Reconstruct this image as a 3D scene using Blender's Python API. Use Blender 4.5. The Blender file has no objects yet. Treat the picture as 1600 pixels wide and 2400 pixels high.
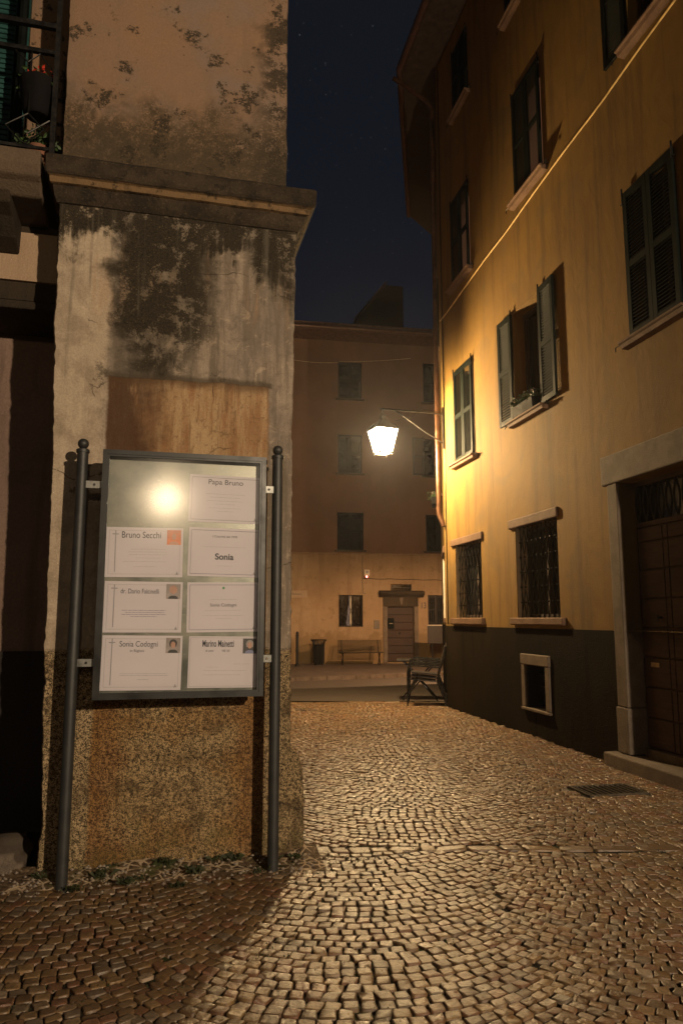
import bpy, bmesh, math, random
import numpy as np
from mathutils import Matrix, Vector, noise as mnoise
random.seed(7); rng = np.random.default_rng(7)
R = math.radians
sc = bpy.context.scene
col = sc.collection

# ------------------------------------------------------------------ camera
CZ = 1.45; FPX = 1750.0; TH = math.atan(250/1750)
cam = bpy.data.cameras.new('camera'); cob = bpy.data.objects.new('camera', cam); col.objects.link(cob)
cam.sensor_fit = 'VERTICAL'; cam.sensor_height = 36; cam.lens = 36*FPX/2400
cam.clip_end = 1000; cam.clip_start = .05
cob.location = (0, 0, CZ); cob.rotation_euler = (math.pi/2+TH, 0, 0)
sc.camera = cob
# ------------------------------------------------------------------ world
w = bpy.data.worlds.new('World'); sc.world = w; w.use_nodes = True
nt = w.node_tree; nt.nodes.clear()
def wn(t): return nt.nodes.new(t)
tc = wn('ShaderNodeTexCoord'); sp = wn('ShaderNodeSeparateXYZ'); nt.links.new(tc.outputs['Generated'], sp.inputs[0])
rp = wn('ShaderNodeValToRGB'); nt.links.new(sp.outputs[2], rp.inputs[0])
rp.color_ramp.elements[0].position = .02; rp.color_ramp.elements[0].color = (.0022, .0066, .0180, 1)
rp.color_ramp.elements[1].position = .75; rp.color_ramp.elements[1].color = (.0064, .0076, .0105, 1)
el = rp.color_ramp.elements.new(.38); el.color = (.0036, .0062, .0125, 1)
vo = wn('ShaderNodeTexVoronoi'); vo.inputs['Scale'].default_value = 170; nt.links.new(tc.outputs['Generated'], vo.inputs['Vector'])
mr = wn('ShaderNodeMapRange'); mr.inputs[1].default_value = .0; mr.inputs[2].default_value = .17; mr.inputs[3].default_value = 1; mr.inputs[4].default_value = 0
nt.links.new(vo.outputs['Distance'], mr.inputs[0])
s2 = wn('ShaderNodeSeparateColor'); nt.links.new(vo.outputs['Color'], s2.inputs[0])
pw = wn('ShaderNodeMath'); pw.operation = 'POWER'; nt.links.new(s2.outputs[0], pw.inputs[0]); pw.inputs[1].default_value = 5
mu = wn('ShaderNodeMath'); mu.operation = 'MULTIPLY'; nt.links.new(mr.outputs[0], mu.inputs[0]); nt.links.new(pw.outputs[0], mu.inputs[1])
mu2 = wn('ShaderNodeMath'); mu2.operation = 'MULTIPLY'; nt.links.new(mu.outputs[0], mu2.inputs[0]); mu2.inputs[1].default_value = .10
ad = wn('ShaderNodeMixRGB'); ad.blend_type = 'ADD'; ad.inputs[0].default_value = 1
nt.links.new(rp.outputs[0], ad.inputs[1]); nt.links.new(mu2.outputs[0], ad.inputs[2])
bg = wn('ShaderNodeBackground'); bg.inputs[1].default_value = 1.0; nt.links.new(ad.outputs[0], bg.inputs[0])
wo = wn('ShaderNodeOutputWorld'); nt.links.new(bg.outputs[0], wo.inputs[0])
sc.view_settings.view_transform = 'Standard'; sc.view_settings.look = 'None'; sc.view_settings.exposure = 0; sc.view_settings.gamma = 1

# ------------------------------------------------------------------ street lamps outside the picture, plus one added fill light
def lamp(name, loc, power, color, rad, spot=None, blend=.5, aim=(0, 0, -1)):
    l = bpy.data.lights.new(name, 'SPOT' if spot else 'POINT'); l.energy = power; l.color = color; l.shadow_soft_size = rad
    if spot: l.spot_size = R(spot); l.spot_blend = blend
    o = bpy.data.objects.new(name, l); col.objects.link(o); o.location = loc
    if spot: o.rotation_euler = Vector(aim).to_track_quat('-Z', 'Y').to_euler()
    return o
lamp('street_lamp_light_near', (5.2, -5.0, 4.1), 3900, (1, .77, .52), .08)
lamp('street_lamp_light_behind', (2.9, -10.7, 4.6), 400, (1, .74, .46), .30)
lamp('street_lamp_light_square', (4.6, 20.0, 4.2), 2700, (1, .60, .31), .08, 166, .30, (-.05, .10, -1))
lamp('far_fill_light', (-16, 14, 7.0), 200, (1, .55, .32), 1.2)  # added warm fill for the far upper floors, no known lamp there

# ------------------------------------------------------------------ helpers
MW = {}
class MB:
    def __init__(s): s.v = []; s.f = []
    def add(s, vs, fs):
        b = len(s.v); s.v += [tuple(p) for p in vs]; s.f += [tuple(b+i for i in f) for f in fs]
    def box(s, x0, x1, y0, y1, z0, z1):
        s.add([(x, y, z) for z in (z0, z1) for y in (y0, y1) for x in (x0, x1)],
              [(0, 2, 3, 1), (4, 5, 7, 6), (0, 1, 5, 4), (2, 6, 7, 3), (0, 4, 6, 2), (1, 3, 7, 5)]); return s
    def quad8(s, p):   # eight arbitrary corners ordered like box
        s.add(p, [(0, 2, 3, 1), (4, 5, 7, 6), (0, 1, 5, 4), (2, 6, 7, 3), (0, 4, 6, 2), (1, 3, 7, 5)]); return s
    def tube(s, pts, r, n=8, r2=None):
        pts = [Vector(p) for p in pts]; b = len(s.v); m = len(pts)
        up = None
        for i, p in enumerate(pts):
            d = ((pts[min(i+1, m-1)]-p).normalized()+(p-pts[max(i-1, 0)]).normalized())
            if d.length < 1e-6: d = Vector((0, 0, 1))
            d.normalize()
            if up is None: up = d.orthogonal().normalized()
            a = (up-d*up.dot(d)).normalized(); up = a; c = d.cross(a)
            rr = r if r2 is None else r+(r2-r)*i/(m-1)
            for k in range(n):
                t = 2*math.pi*k/n; q = p+a*rr*math.cos(t)+c*rr*math.sin(t); s.v.append(tuple(q))
        for i in range(m-1):
            for k in range(n):
                s.f.append((b+i*n+k, b+i*n+(k+1) % n, b+(i+1)*n+(k+1) % n, b+(i+1)*n+k))
        s.f.append(tuple(b+k for k in range(n))[::-1]); s.f.append(tuple(b+(m-1)*n+k for k in range(n)))
        return s
    def lathe(s, c, prof, n=20):   # prof: list (r,z)
        b = len(s.v); m = len(prof)
        for r, z in prof:
            for k in range(n):
                t = 2*math.pi*k/n; s.v.append((c[0]+r*math.cos(t), c[1]+r*math.sin(t), c[2]+z))
        for i in range(m-1):
            for k in range(n): s.f.append((b+i*n+k, b+i*n+(k+1) % n, b+(i+1)*n+(k+1) % n, b+(i+1)*n+k))
        s.f.append(tuple(b+k for k in range(n))[::-1]); s.f.append(tuple(b+(m-1)*n+k for k in range(n)))
        return s
    def prism(s, poly, x0, x1):    # poly in (y,z), extruded along x
        n = len(poly); s.add([(x0, y, z) for y, z in poly]+[(x1, y, z) for y, z in poly],
              [tuple(range(n)), tuple(range(2*n-1, n-1, -1))]+[(i, n+i, n+(i+1) % n, (i+1) % n) for i in range(n)]); return s
    def plate(s, poly, y0, y1):    # poly in (x,z), extruded along y
        n = len(poly); s.add([(x, y0, z) for x, z in poly]+[(x, y1, z) for x, z in poly],
              [tuple(range(n)), tuple(range(2*n-1, n-1, -1))]+[(i, n+i, n+(i+1) % n, (i+1) % n) for i in range(n)]); return s
    def leafcloud(s, c, rad, n, size, seed=0):
        rr = random.Random(seed)
        for _ in range(n):
            p = Vector((rr.gauss(0, .45)*rad[0], rr.gauss(0, .45)*rad[1], rr.gauss(0, .45)*rad[2]))+Vector(c)
            d = Vector((rr.uniform(-1, 1), rr.uniform(-1, 1), rr.uniform(-.6, 1))).normalized(); e = d.orthogonal().normalized(); e.rotate(Matrix.Rotation(rr.uniform(0, 6.28), 3, d))
            L = size*rr.uniform(.6, 1.3); g = d.cross(e)*.12*L
            s.add([p, p+d*L*.5+e*L*.28+g, p+d*L, p+d*L*.5-e*L*.28+g], [(0, 1, 2, 3)])
        return s
def empty(name, M, label=None, cat=None, group=None):
    o = bpy.data.objects.new(name, None); col.objects.link(o); o.empty_display_size = .2
    o.matrix_world = M; MW[o.name] = M.copy(); tag(o, label, cat, group); return o
def tag(o, label=None, cat=None, group=None, kind=None):
    for k, v in (('label', label), ('category', cat), ('group', group), ('kind', kind)):
        if v: o[k] = v
    return o
def mk(name, mb, mat, parent=None, M=None, bevel=0, smooth=False, fixn=True, label=None):
    me = bpy.data.meshes.new(name); me.from_pydata(mb.v, [], mb.f); me.update()
    if fixn:
        bm = bmesh.new(); bm.from_mesh(me); bmesh.ops.recalc_face_normals(bm, faces=bm.faces); bm.to_mesh(me); bm.free()
    for m in (mat if isinstance(mat, list) else [mat]): me.materials.append(m)
    o = bpy.data.objects.new(name, me); col.objects.link(o)
    if smooth:
        for p in me.polygons: p.use_smooth = True
        me.set_sharp_from_angle(angle=R(40))
    if parent:
        o.parent = parent; PM = MW[parent.name]
        if M is None: M = PM
        o.matrix_local = PM.inverted() @ M
    else:
        if M is None: M = Matrix()
        o.matrix_world = M
    MW[o.name] = M.copy()
    if bevel:
        b = o.modifiers.new('bevel', 'BEVEL'); b.width = bevel; b.segments = 2; b.limit_method = 'ANGLE'
    if label: o['label'] = label
    return o
def textmesh(name, txt, size, mat, parent, M, x, y, z, align='CENTER', depth=.0004, sx=1.0, bold=0):
    cu = bpy.data.curves.new(name, 'FONT'); cu.body = txt; cu.size = size; cu.align_x = align; cu.align_y = 'CENTER'; cu.extrude = depth; cu.offset = bold
    o = bpy.data.objects.new(name+'_t', cu); col.objects.link(o)
    dg = bpy.context.evaluated_depsgraph_get(); me = bpy.data.meshes.new_from_object(o.evaluated_get(dg)); bpy.data.objects.remove(o)
    me.transform(Matrix.Translation((x, y, z)) @ Matrix.Rotation(R(90), 4, 'X') @ Matrix.Diagonal((sx, 1, 1, 1)))
    me.materials.clear(); me.materials.append(mat); me.name = name
    q = bpy.data.objects.new(name, me); col.objects.link(q); q.parent = parent; q.matrix_local = MW[parent.name].inverted() @ M; MW[q.name] = M.copy()
    return q
# a pixel of the 1600x2400 photo on a vertical plane / on the ground -> metres
def ray(px, py):
    x = (px-800)/FPX; y = -(py-1200)/FPX
    return Vector((x, math.cos(TH)-y*math.sin(TH), math.sin(TH)+y*math.cos(TH)))
class Frame:     # x to the right along the wall, y into the wall, z up
    def __init__(s, x, y, ang): s.P = Vector((x, y)); s.a = R(ang); s.u = Vector((math.cos(s.a), math.sin(s.a))); s.n = Vector((-s.u.y, s.u.x)); s.M = Matrix.Translation((x, y, 0)) @ Matrix.Rotation(s.a, 4, 'Z')
    def h(s, px, py, off=0):
        d = ray(px, py); P = s.P+s.n*off; t = s.n.dot(P)/s.n.dot(Vector((d.x, d.y))); wv = d*t
        return ((Vector((wv.x, wv.y))-P).dot(s.u), wv.z+CZ)
    def shift(s, x, y, z): return s.M @ Matrix.Translation((x, y, z))
def terr(y): return 0 if y < 13 else (-.025*(y-13) if y < 30 else -.425)

# ------------------------------------------------------------------ material DSL
class S:
    def __init__(s, name):
        s.m = bpy.data.materials.new(name); s.m.use_nodes = True; s.t = s.m.node_tree; s.t.nodes.clear()
        s.o = s.n('ShaderNodeOutputMaterial'); s.tc = s.n('ShaderNodeTexCoord'); s.v = s.tc.outputs['Object']
        q = s.n('ShaderNodeSeparateXYZ'); s.l(s.v, q.inputs[0]); s.X, s.Y, s.Z = q.outputs
    def n(s, t): return s.t.nodes.new(t)
    def l(s, a, b):
        if isinstance(a, (int, float)): b.default_value = a
        elif isinstance(a, tuple): b.default_value = a if len(a) == 4 or len(b.default_value) == 3 else (*a, 1)
        else: s.t.links.new(a, b)
    def scale(s, sx, sy, sz, v=None):
        q = s.n('ShaderNodeMapping'); s.l(v or s.v, q.inputs[0]); q.inputs['Scale'].default_value = (sx, sy, sz); return q.outputs[0]
    def noise(s, sc_, det=4, rough=.55, v=None, dist=0, colr=False):
        q = s.n('ShaderNodeTexNoise'); s.l(v or s.v, q.inputs['Vector']); q.inputs['Scale'].default_value = sc_; q.inputs['Detail'].default_value = det; q.inputs['Roughness'].default_value = rough; q.inputs['Distortion'].default_value = dist
        return q.outputs['Color' if colr else 'Fac']
    def vor(s, sc_, feat='F1', v=None, out='Distance', rnd=1):
        q = s.n('ShaderNodeTexVoronoi'); q.feature = feat; s.l(v or s.v, q.inputs['Vector']); q.inputs['Scale'].default_value = sc_; q.inputs['Randomness'].default_value = rnd; return q.outputs[out]
    def m_(s, op, a, b=0, c=0):
        q = s.n('ShaderNodeMath'); q.operation = op; s.l(a, q.inputs[0]); s.l(b, q.inputs[1]); s.l(c, q.inputs[2]); return q.outputs[0]
    def add(s, a, b): return s.m_('ADD', a, b)
    def mul(s, a, b): return s.m_('MULTIPLY', a, b)
    def mp(s, a, f0, f1, t0=0, t1=1, smooth=True):
        q = s.n('ShaderNodeMapRange'); q.interpolation_type = 'SMOOTHSTEP' if smooth else 'LINEAR'; s.l(a, q.inputs[0])
        for i, x in enumerate((f0, f1, t0, t1)): s.l(x, q.inputs[i+1])
        return q.outputs[0]
    def mix(s, f, a, b, bt='MIX'):
        q = s.n('ShaderNodeMixRGB'); q.blend_type = bt; s.l(f, q.inputs[0]); s.l(a, q.inputs[1]); s.l(b, q.inputs[2]); return q.outputs[0]
    def band(s, x, a, b, e):   # 1 inside a..b with soft edge e
        return s.mul(s.mp(x, a-e, a+e), s.mp(x, b-e, b+e, 1, 0))
    def bsdf(s, colr, rough=.8, metal=0, height=None, bump=.3, dist=.01, spec=.5, emit=None, es=0, **k):
        q = s.n('ShaderNodeBsdfPrincipled'); s.l(colr, q.inputs['Base Color']); s.l(rough, q.inputs['Roughness']); s.l(metal, q.inputs['Metallic']); s.l(spec, q.inputs['Specular IOR Level'])
        if height is not None:
            b = s.n('ShaderNodeBump'); b.inputs['Strength'].default_value = bump; b.inputs['Distance'].default_value = dist; s.l(height, b.inputs['Height']); s.l(b.outputs[0], q.inputs['Normal'])
        if emit: q.inputs['Emission Color'].default_value = (*emit, 1); q.inputs['Emission Strength'].default_value = es
        s.l(q.outputs[0], s.o.inputs[0]); return s.m
def simple(name, c, rough=.6, metal=0, var=.25, sc_=12, bump=.15, dist=.004, spec=.5):
    s = S(name); n = s.noise(sc_, 5); f = s.mp(n, .3, .7)
    lo = tuple(x*(1-var) for x in c); hi = tuple(min(1, x*(1+var)) for x in c)
    return s.bsdf(s.mix(f, lo, hi), s.mp(n, .3, .7, max(0, rough-.08), min(1, rough+.08)), metal, s.noise(sc_*6, 4), bump, dist, spec)
def glow(name, c, st):
    s = S(name); q = s.n('ShaderNodeEmission'); q.inputs[0].default_value = (*c, 1); q.inputs[1].default_value = st; s.l(q.outputs[0], s.o.inputs[0]); return s.m

# plaster with fine grain, trowel marks, stains and hairline cracks
def plaster(name, c1, c2, stain=(.10, .075, .05), st=.35, bump=.5, gritty=.5, wash=None, spec=.25):
    s = S(name)
    big = s.noise(.55, 5, .6); mid = s.noise(3.2, 6, .62); fine = s.noise(70, 5, .7); streak = s.noise(2.4, 5, .6, s.scale(2.2, 2.2, .28))
    c = s.mix(s.mp(big, .3, .7), c1, c2)
    c = s.mix(s.mul(s.mp(streak, .5, .75), st), c, stain)
    c = s.mix(s.mul(s.mp(mid, .55, .8), st*.8), c, stain)
    c = s.mix(s.mul(s.mp(fine, .35, .65), .28), c, tuple(x*.45 for x in c1))
    if wash: c = s.mix(s.mp(s.add(s.Z, s.mul(mid, .5)), *wash[0]), c, wash[1])
    h = s.add(s.mul(fine, gritty), s.add(s.mul(mid, .8), s.mul(s.noise(14, 4, .6, dist=.8), .5)))
    return s.bsdf(c, .88, 0, h, bump, .02, spec)
M_yel = S('yellow_plaster')
def _yel():
    s = M_yel; big = s.noise(.6, 5); mid = s.noise(2.6, 7, .62); sw = s.noise(3.4, 7, .68, s.scale(1, 1, .6), .7); fine = s.noise(90, 4, .7)
    st = s.noise(1.8, 5, .6, s.scale(2.6, 2.6, .22))
    c = s.mix(s.mp(big, .3, .7), (.225, .128, .026), (.17, .096, .024)); c = s.mix(s.mul(s.mp(sw, .42, .7), .5), c, (.14, .082, .024))
    c = s.mix(s.mul(s.mp(st, .47, .68), .6), c, (.085, .05, .018)); c = s.mix(s.mul(s.mp(s.noise(1.1, 8, .72, dist=.5), .52, .62), .40), c, (.12, .085, .04)); c = s.mix(s.mul(s.mp(fine, .4, .7), .25), c, (.2, .12, .04))
    h = s.add(s.mul(fine, .30), s.add(s.mul(mid, .7), s.mul(sw, .40)))
    return s.bsdf(c, .85, 0, h, .42, .028, .25)
M_yel = _yel()
M_plinth = plaster('dark_plinth_render', (.012, .0085, .0055), (.022, .0155, .009), (.006, .005, .004), .7, .5, .9, None, .05)
M_far = None
def _far():
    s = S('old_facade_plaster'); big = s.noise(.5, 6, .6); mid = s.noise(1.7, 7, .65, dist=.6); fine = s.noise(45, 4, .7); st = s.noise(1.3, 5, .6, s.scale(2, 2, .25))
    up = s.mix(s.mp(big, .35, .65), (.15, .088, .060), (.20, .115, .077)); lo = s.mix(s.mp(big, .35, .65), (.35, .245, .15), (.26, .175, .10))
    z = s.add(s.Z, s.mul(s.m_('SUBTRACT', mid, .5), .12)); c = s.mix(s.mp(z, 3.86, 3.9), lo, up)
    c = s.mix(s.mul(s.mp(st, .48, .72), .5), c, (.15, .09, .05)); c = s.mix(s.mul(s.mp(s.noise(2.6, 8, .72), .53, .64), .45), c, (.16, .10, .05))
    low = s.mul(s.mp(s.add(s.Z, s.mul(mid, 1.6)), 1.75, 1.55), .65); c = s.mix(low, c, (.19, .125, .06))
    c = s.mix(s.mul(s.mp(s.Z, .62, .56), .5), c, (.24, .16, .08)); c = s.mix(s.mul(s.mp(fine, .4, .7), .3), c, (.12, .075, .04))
    return s.bsdf(c, .9, 0, s.add(s.mul(fine, .6), mid), .5, .03, .2)
M_far = _far()

def pillar_mat(upper=False):
    s = S('stained_pillar_plaster' if not upper else 'stained_upper_plaster'); u, z = s.X, s.Z
    if not upper: z = s.add(z, s.mul(s.m_('SUBTRACT', s.noise(4.5, 6, .65, s.scale(2.6, 2.6, .35)), .5), s.mp(s.Z, 3.0, 3.4, 0, .9)))
    big = s.noise(1.1, 6, .6); mid = s.noise(4.2, 8, .66, dist=.4); fine = s.noise(75, 6, .75); grit = s.vor(105); streak = s.noise(3.5, 6, .62, s.scale(2.4, 2.4, .22)); spk = s.add(s.mul(s.noise(80, 5, .75), .55), s.mul(s.noise(17, 6, .7), .45))
    nz = s.mul(s.m_('SUBTRACT', mid, .5), 1)
    mould = (.030, .026, .018)
    if upper:
        c = s.mix(s.mp(big, .32, .68), (.30, .18, .105), (.24, .165, .12)); c = s.mix(s.mul(s.mp(streak, .5, .72), .5), c, (.19, .13, .085))
        c = s.mix(s.mul(s.mp(s.noise(2.2, 6, .6), .5, .7), .45), c, (.24, .19, .155))
        lowz = s.mul(s.mp(s.add(z, s.mul(nz, .9)), 5.05, 4.65), s.mp(spk, .40, .50)); c = s.mix(s.mul(s.mp(s.add(z, s.mul(nz, 1.2)), 4.85, 4.5), .7), c, (.06, .045, .028)); c = s.mix(s.mul(lowz, .92), c, (.055, .043, .026))
        edge = s.mul(s.mp(s.add(u, s.mul(nz, .5)), 1.06, 1.24), s.mp(s.add(spk, s.mul(nz, 1.1)), .43, .50)); c = s.mix(s.mul(edge, .92), c, mould)
        sp_ = s.mul(s.mp(s.noise(3.4, 7, .7), .555, .59), s.mp(spk, .455, .50)); c = s.mix(s.mul(sp_, .95), c, mould)
        dots = s.mp(s.vor(9), .07, .03); c = s.mix(s.mul(dots, .8), c, mould)
        h = s.add(s.mul(fine, .4), s.add(s.mul(mid, .8), s.mul(sp_, -.3)))
        return s.bsdf(s.mix(s.mul(s.mp(fine, .35, .65), .3), c, (.14, .09, .055)), .9, 0, h, .5, .02, .2)
    # whitish lime plaster, stained
    c = s.mix(s.mp(big, .35, .65), (.44, .35, .265), (.255, .21, .17)); c = s.mix(s.mul(s.mp(streak, .42, .58), .8), c, (.15, .12, .09))
    c = s.mix(s.mul(s.mp(s.noise(2.6, 7, .7, dist=.7), .55, .7), .5), c, (.17, .15, .12))
    mott = s.noise(11, 7, .7, dist=.6); c = s.mix(s.mul(s.mp(mott, .50, .66), .55), c, (.13, .105, .08)); c = s.mix(s.mul(s.mp(mott, .44, .34), .45), c, (.60, .47, .34))
    side = s.mp(s.add(u, s.mul(nz, .16)), .14, .20, 1, 0)
    c = s.mix(s.mul(side, .6), c, s.mix(s.mp(mid, .4, .62), (.72, .58, .42), (.46, .36, .25)))
    # pinkish streaks under the cornice
    pk = s.mul(s.mp(z, 3.2, 3.6), s.mp(streak, .52, .62)); c = s.mix(s.mul(pk, .5), c, (.46, .30, .19))
    # black mould under the cornice and down the middle
    mn = s.add(s.mul(mid, 1.0), s.mul(s.noise(11, 6, .7), .6))     # ~ .8
    blob = s.mul(s.band(s.add(u, s.mul(nz, .6)), .20, .82, .12), s.mp(s.add(s.add(z, s.mul(nz, .9)), s.mul(s.m_('ABSOLUTE', s.m_('SUBTRACT', u, .50)), -.9)), 2.75, 3.25))
    blob2 = s.mul(s.mp(s.add(u, s.mul(nz, .3)), 1.02, 1.12), s.mp(s.add(z, s.mul(nz, .7)), 3.55, 3.85))
    top = s.mul(s.mp(s.add(z, s.mul(nz, .7)), 3.78, 3.98), s.mp(s.add(u, s.mul(nz, .4)), 1.0, .75, 1, 1))
    halo = s.m_('MAXIMUM', blob, s.m_('MAXIMUM', blob2, top))
    c = s.mix(s.mul(halo, s.mp(mid, .35, .6, .45, .95)), c, (.042, .034, .023))
    black = s.mul(halo, s.mp(s.add(s.add(spk, s.mul(s.m_('SUBTRACT', mn, .8), 1.1)), s.mul(s.mp(z, 3.2, 4.1), .07)), .435, .485)); c = s.mix(s.mul(black, .97), c, (.018, .015, .010)); c = s.mix(s.mul(s.mul(halo, s.mp(s.noise(95, 4, .7), .62, .68)), .6), c, (.36, .26, .12))
    sp_ = s.mul(s.mp(s.noise(2.9, 7, .7), .63, .67), s.mp(spk, .45, .5)); c = s.mix(s.mul(sp_, .7), c, (.05, .04, .03))
    drip = s.mul(s.mp(z, 1.9, 3.4), s.mul(s.mp(s.noise(4, 5, .6, s.scale(3, 3, .15)), .55, .68), .55)); c = s.mix(drip, c, (.15, .13, .10))
    # painted orange-brown rectangle behind the board
    rect = s.mul(s.band(s.add(u, s.mul(nz, .05)), .19, 1.21, .012), s.mp(s.add(z, s.mul(nz, .05)), 2.965, 2.98, 1, 0))
    oc = s.mix(s.mp(s.noise(4, 6, .65, s.scale(3, 3, .35)), .40, .62), (.52, .35, .19), (.33, .17, .075)); oc = s.mix(s.mul(s.mp(s.noise(3, 6, .75, s.scale(8, 2, 1.1), .8), .53, .63), .55), oc, (.14, .065, .028)); oc = s.mix(s.mul(s.mp(s.noise(6, 6, .7), .45, .65), .5), oc, (.38, .235, .11))
    burnt = s.mul(s.mp(s.add(u, s.mul(nz, .5)), .62, .34), s.mp(s.noise(5, 6, .7, s.scale(2, 2, .4)), .28, .46)); oc = s.mix(s.mul(burnt, .92), oc, (.055, .020, .008)); oc = s.mix(s.mul(s.mp(s.add(z, s.mul(nz, .12)), 2.90, 2.965), .75), oc, (.09, .045, .02)); oc = s.mix(s.mul(s.mp(s.noise(26, 6, .7), .54, .64), .45), oc, (.10, .05, .02))
    oc = s.mix(s.mul(s.mp(z, 2.2, 1.1), .55), oc, s.mix(s.mp(mid, .42, .6), (.44, .27, .11), (.20, .10, .045)))
    mid_pale = s.mul(s.band(u, .45, 1.0, .16), s.mul(s.band(s.add(z, s.mul(nz, .6)), .35, 1.0, .22), .55)); oc = s.mix(mid_pale, oc, (.42, .33, .22))
    rim = s.mul(s.band(s.add(u, s.mul(nz, .05)), .17, 1.23, .01), s.mul(s.mp(s.add(z, s.mul(nz, .08)), 2.96, 2.97), s.mp(s.add(z, s.mul(nz, .08)), 3.02, 2.99))); c = s.mix(s.mul(rim, .75), c, (.06, .045, .03))  # dark line along the top edge paints the shade of the plaster lip
    c = s.mix(s.mul(rect, .95), c, oc)
    # rough-cast lower part
    rough_z = s.mp(s.add(z, s.mul(nz, .10)), 1.28, 1.245)
    gr = s.add(s.mul(s.noise(150, 4, .8), .8), s.mul(s.noise(48, 5, .7), .45)); pits = s.mp(gr, .57, .67, 0, 1)
    lowc = s.mix(pits, s.mix(.6, c, (.80, .56, .27)), (.018, .012, .006)); hi = s.mp(s.noise(120, 4, .75), .57, .66); lowc = s.mix(s.mul(hi, s.mul(s.mp(s.noise(5, 5, .65), .40, .60), .85)), lowc, (.80, .63, .36)); lowc = s.mix(s.mul(s.mp(s.noise(6, 6, .7, dist=.5), .48, .64), .62), lowc, (.075, .045, .022)); lowc = s.mix(s.mul(s.mul(rect, s.mp(s.add(s.m_('ABSOLUTE', s.m_('SUBTRACT', u, .70)), s.mul(nz, .5)), .25, .45)), .55), lowc, s.mix(pits, (.36, .14, .03), (.07, .022, .007))); lowc = s.mix(s.mul(s.mul(rect, s.mp(s.noise(3.2, 6, .65), .48, .60)), .45), lowc, s.mix(pits, (.48, .25, .07), (.06, .028, .01)))
    moss = s.mul(s.mp(s.add(s.noise(7, 6, .7), s.mul(s.mp(z, .6, .05), .25)), .68, .80), .3); lowc = s.mix(moss, lowc, (.12, .11, .03))
    c = s.mix(rough_z, c, lowc)
    crack = s.mul(s.mp(s.vor(2.1, 'DISTANCE_TO_EDGE', s.mix(.12, s.v, s.noise(5, 5, .6, colr=True))), .006, .0, 0, 1), s.mp(s.noise(1.5), .52, .6))
    c = s.mix(s.mul(crack, .8), c, (.05, .04, .03)); c = s.mix(s.mul(s.mp(fine, .35, .65), .28), c, (.12, .09, .06))
    h = s.add(s.add(s.mul(fine, .35), s.mul(mid, .9)), s.add(s.mul(s.mul(gr, rough_z), -1.6), s.mul(crack, -.5))); h = s.add(h, s.mul(rect, -.35))
    return s.bsdf(c, .9, 0, h, .75, .022, .2)
M_pil = pillar_mat(); M_pilup = pillar_mat(True)
M_stone = None
def granite(name, c1, c2, speck=.5, bump=.5):
    s = S(name); f = s.noise(130, 4, .75); b = s.noise(5, 6, .6); g = s.vor(160)
    c = s.mix(s.mp(b, .35, .65), c1, c2); c = s.mix(s.mul(s.mp(f, .45, .62), speck), c, tuple(x*.25 for x in c1)); c = s.mix(s.mul(s.mp(g, .25, .08), .35), c, (.55, .47, .36))
    return s.bsdf(c, .82, 0, s.add(f, s.mul(b, .8)), bump, .012, .3)
M_stone = granite('granite', (.125, .095, .07), (.18, .14, .105)); M_stonered = granite('red_sandstone', (.13, .072, .042), (.18, .105, .062), .45)
M_cornice = plaster('dark_cornice_stone', (.040, .030, .021), (.07, .05, .032), (.018, .014, .010), .7, .7, 1.0)
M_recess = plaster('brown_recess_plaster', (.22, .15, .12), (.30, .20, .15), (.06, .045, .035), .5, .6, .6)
M_recess_low = plaster('dark_recess_base', (.035, .030, .026), (.05, .04, .034), (.02, .018, .015), .5, .6, .8)  # darker tone for the low base of the recess
M_post = None
def _corn():
    s = S('weathered_cornice_stone'); m = s.noise(5, 7, .68); f = s.noise(60, 5, .75); z = s.add(s.Z, s.mul(s.m_('SUBTRACT', m, .5), .02))
    c = s.mix(s.mp(m, .35, .65), (.028, .021, .015), (.062, .045, .030)); lit_fil = s.mul(s.band(z, 4.188, 4.232, .004), s.mp(m, .30, .50)); c = s.mix(s.mul(lit_fil, .75), c, (.25, .155, .075))  # lighter band by height paints a lit fillet into the stone colour
    c = s.mix(s.mul(s.mp(s.noise(14, 6, .7), .55, .62), .7), c, (.018, .015, .011)); c = s.mix(s.mul(s.mp(f, .55, .68), .5), c, (.15, .115, .075)); return s.bsdf(c, .9, 0, s.add(s.mul(f, .6), m), .8, .02, .2)
M_cornf = _corn()
def _post():
    s = S('grey_textured_steel_paint'); f = s.noise(320, 3, .7); b = s.noise(9, 4)
    return s.bsdf(s.mix(s.mp(b, .3, .7), (.026, .027, .027), (.038, .038, .036)), .45, .15, f, .35, .003, .5)
M_post = _post()
M_zinc = None
def _zinc():
    s = S('scratched_zinc_backboard'); b = s.noise(6, 6, .6); scr = s.noise(30, 4, .7, s.scale(.6, 1, 9)); f = s.noise(200, 3)
    c = s.mix(s.mp(b, .3, .7), (.11, .115, .105), (.18, .175, .15)); c = s.mix(s.mul(s.mp(scr, .66, .72), .6), c, (.7, .7, .66))
    return s.bsdf(c, s.mp(b, .3, .7, .30, .42), .9, s.add(f, scr), .10, .002)
M_zinc = _zinc()
def _glass():
    s = S('clear_pane'); tr = s.n('ShaderNodeBsdfTransparent'); tr.inputs[0].default_value = (.985, .99, .985, 1); g = s.n('ShaderNodeBsdfGlossy'); g.inputs['Roughness'].default_value = .13
    fr = s.n('ShaderNodeFresnel'); fr.inputs[0].default_value = 1.5; mx = s.n('ShaderNodeMixShader'); s.l(fr.outputs[0], mx.inputs[0]); s.l(tr.outputs[0], mx.inputs[1]); s.l(g.outputs[0], mx.inputs[2]); s.l(mx.outputs[0], s.o.inputs[0]); return s.m
M_glass = _glass()
M_darkglass = simple('dark_window_glass', (.012, .013, .014), .12, 0, .3, 3, .02, .001)
M_paper = simple('notice_paper', (.60, .545, .59), .75, 0, .03, 4, .03, .001, .2)
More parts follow.
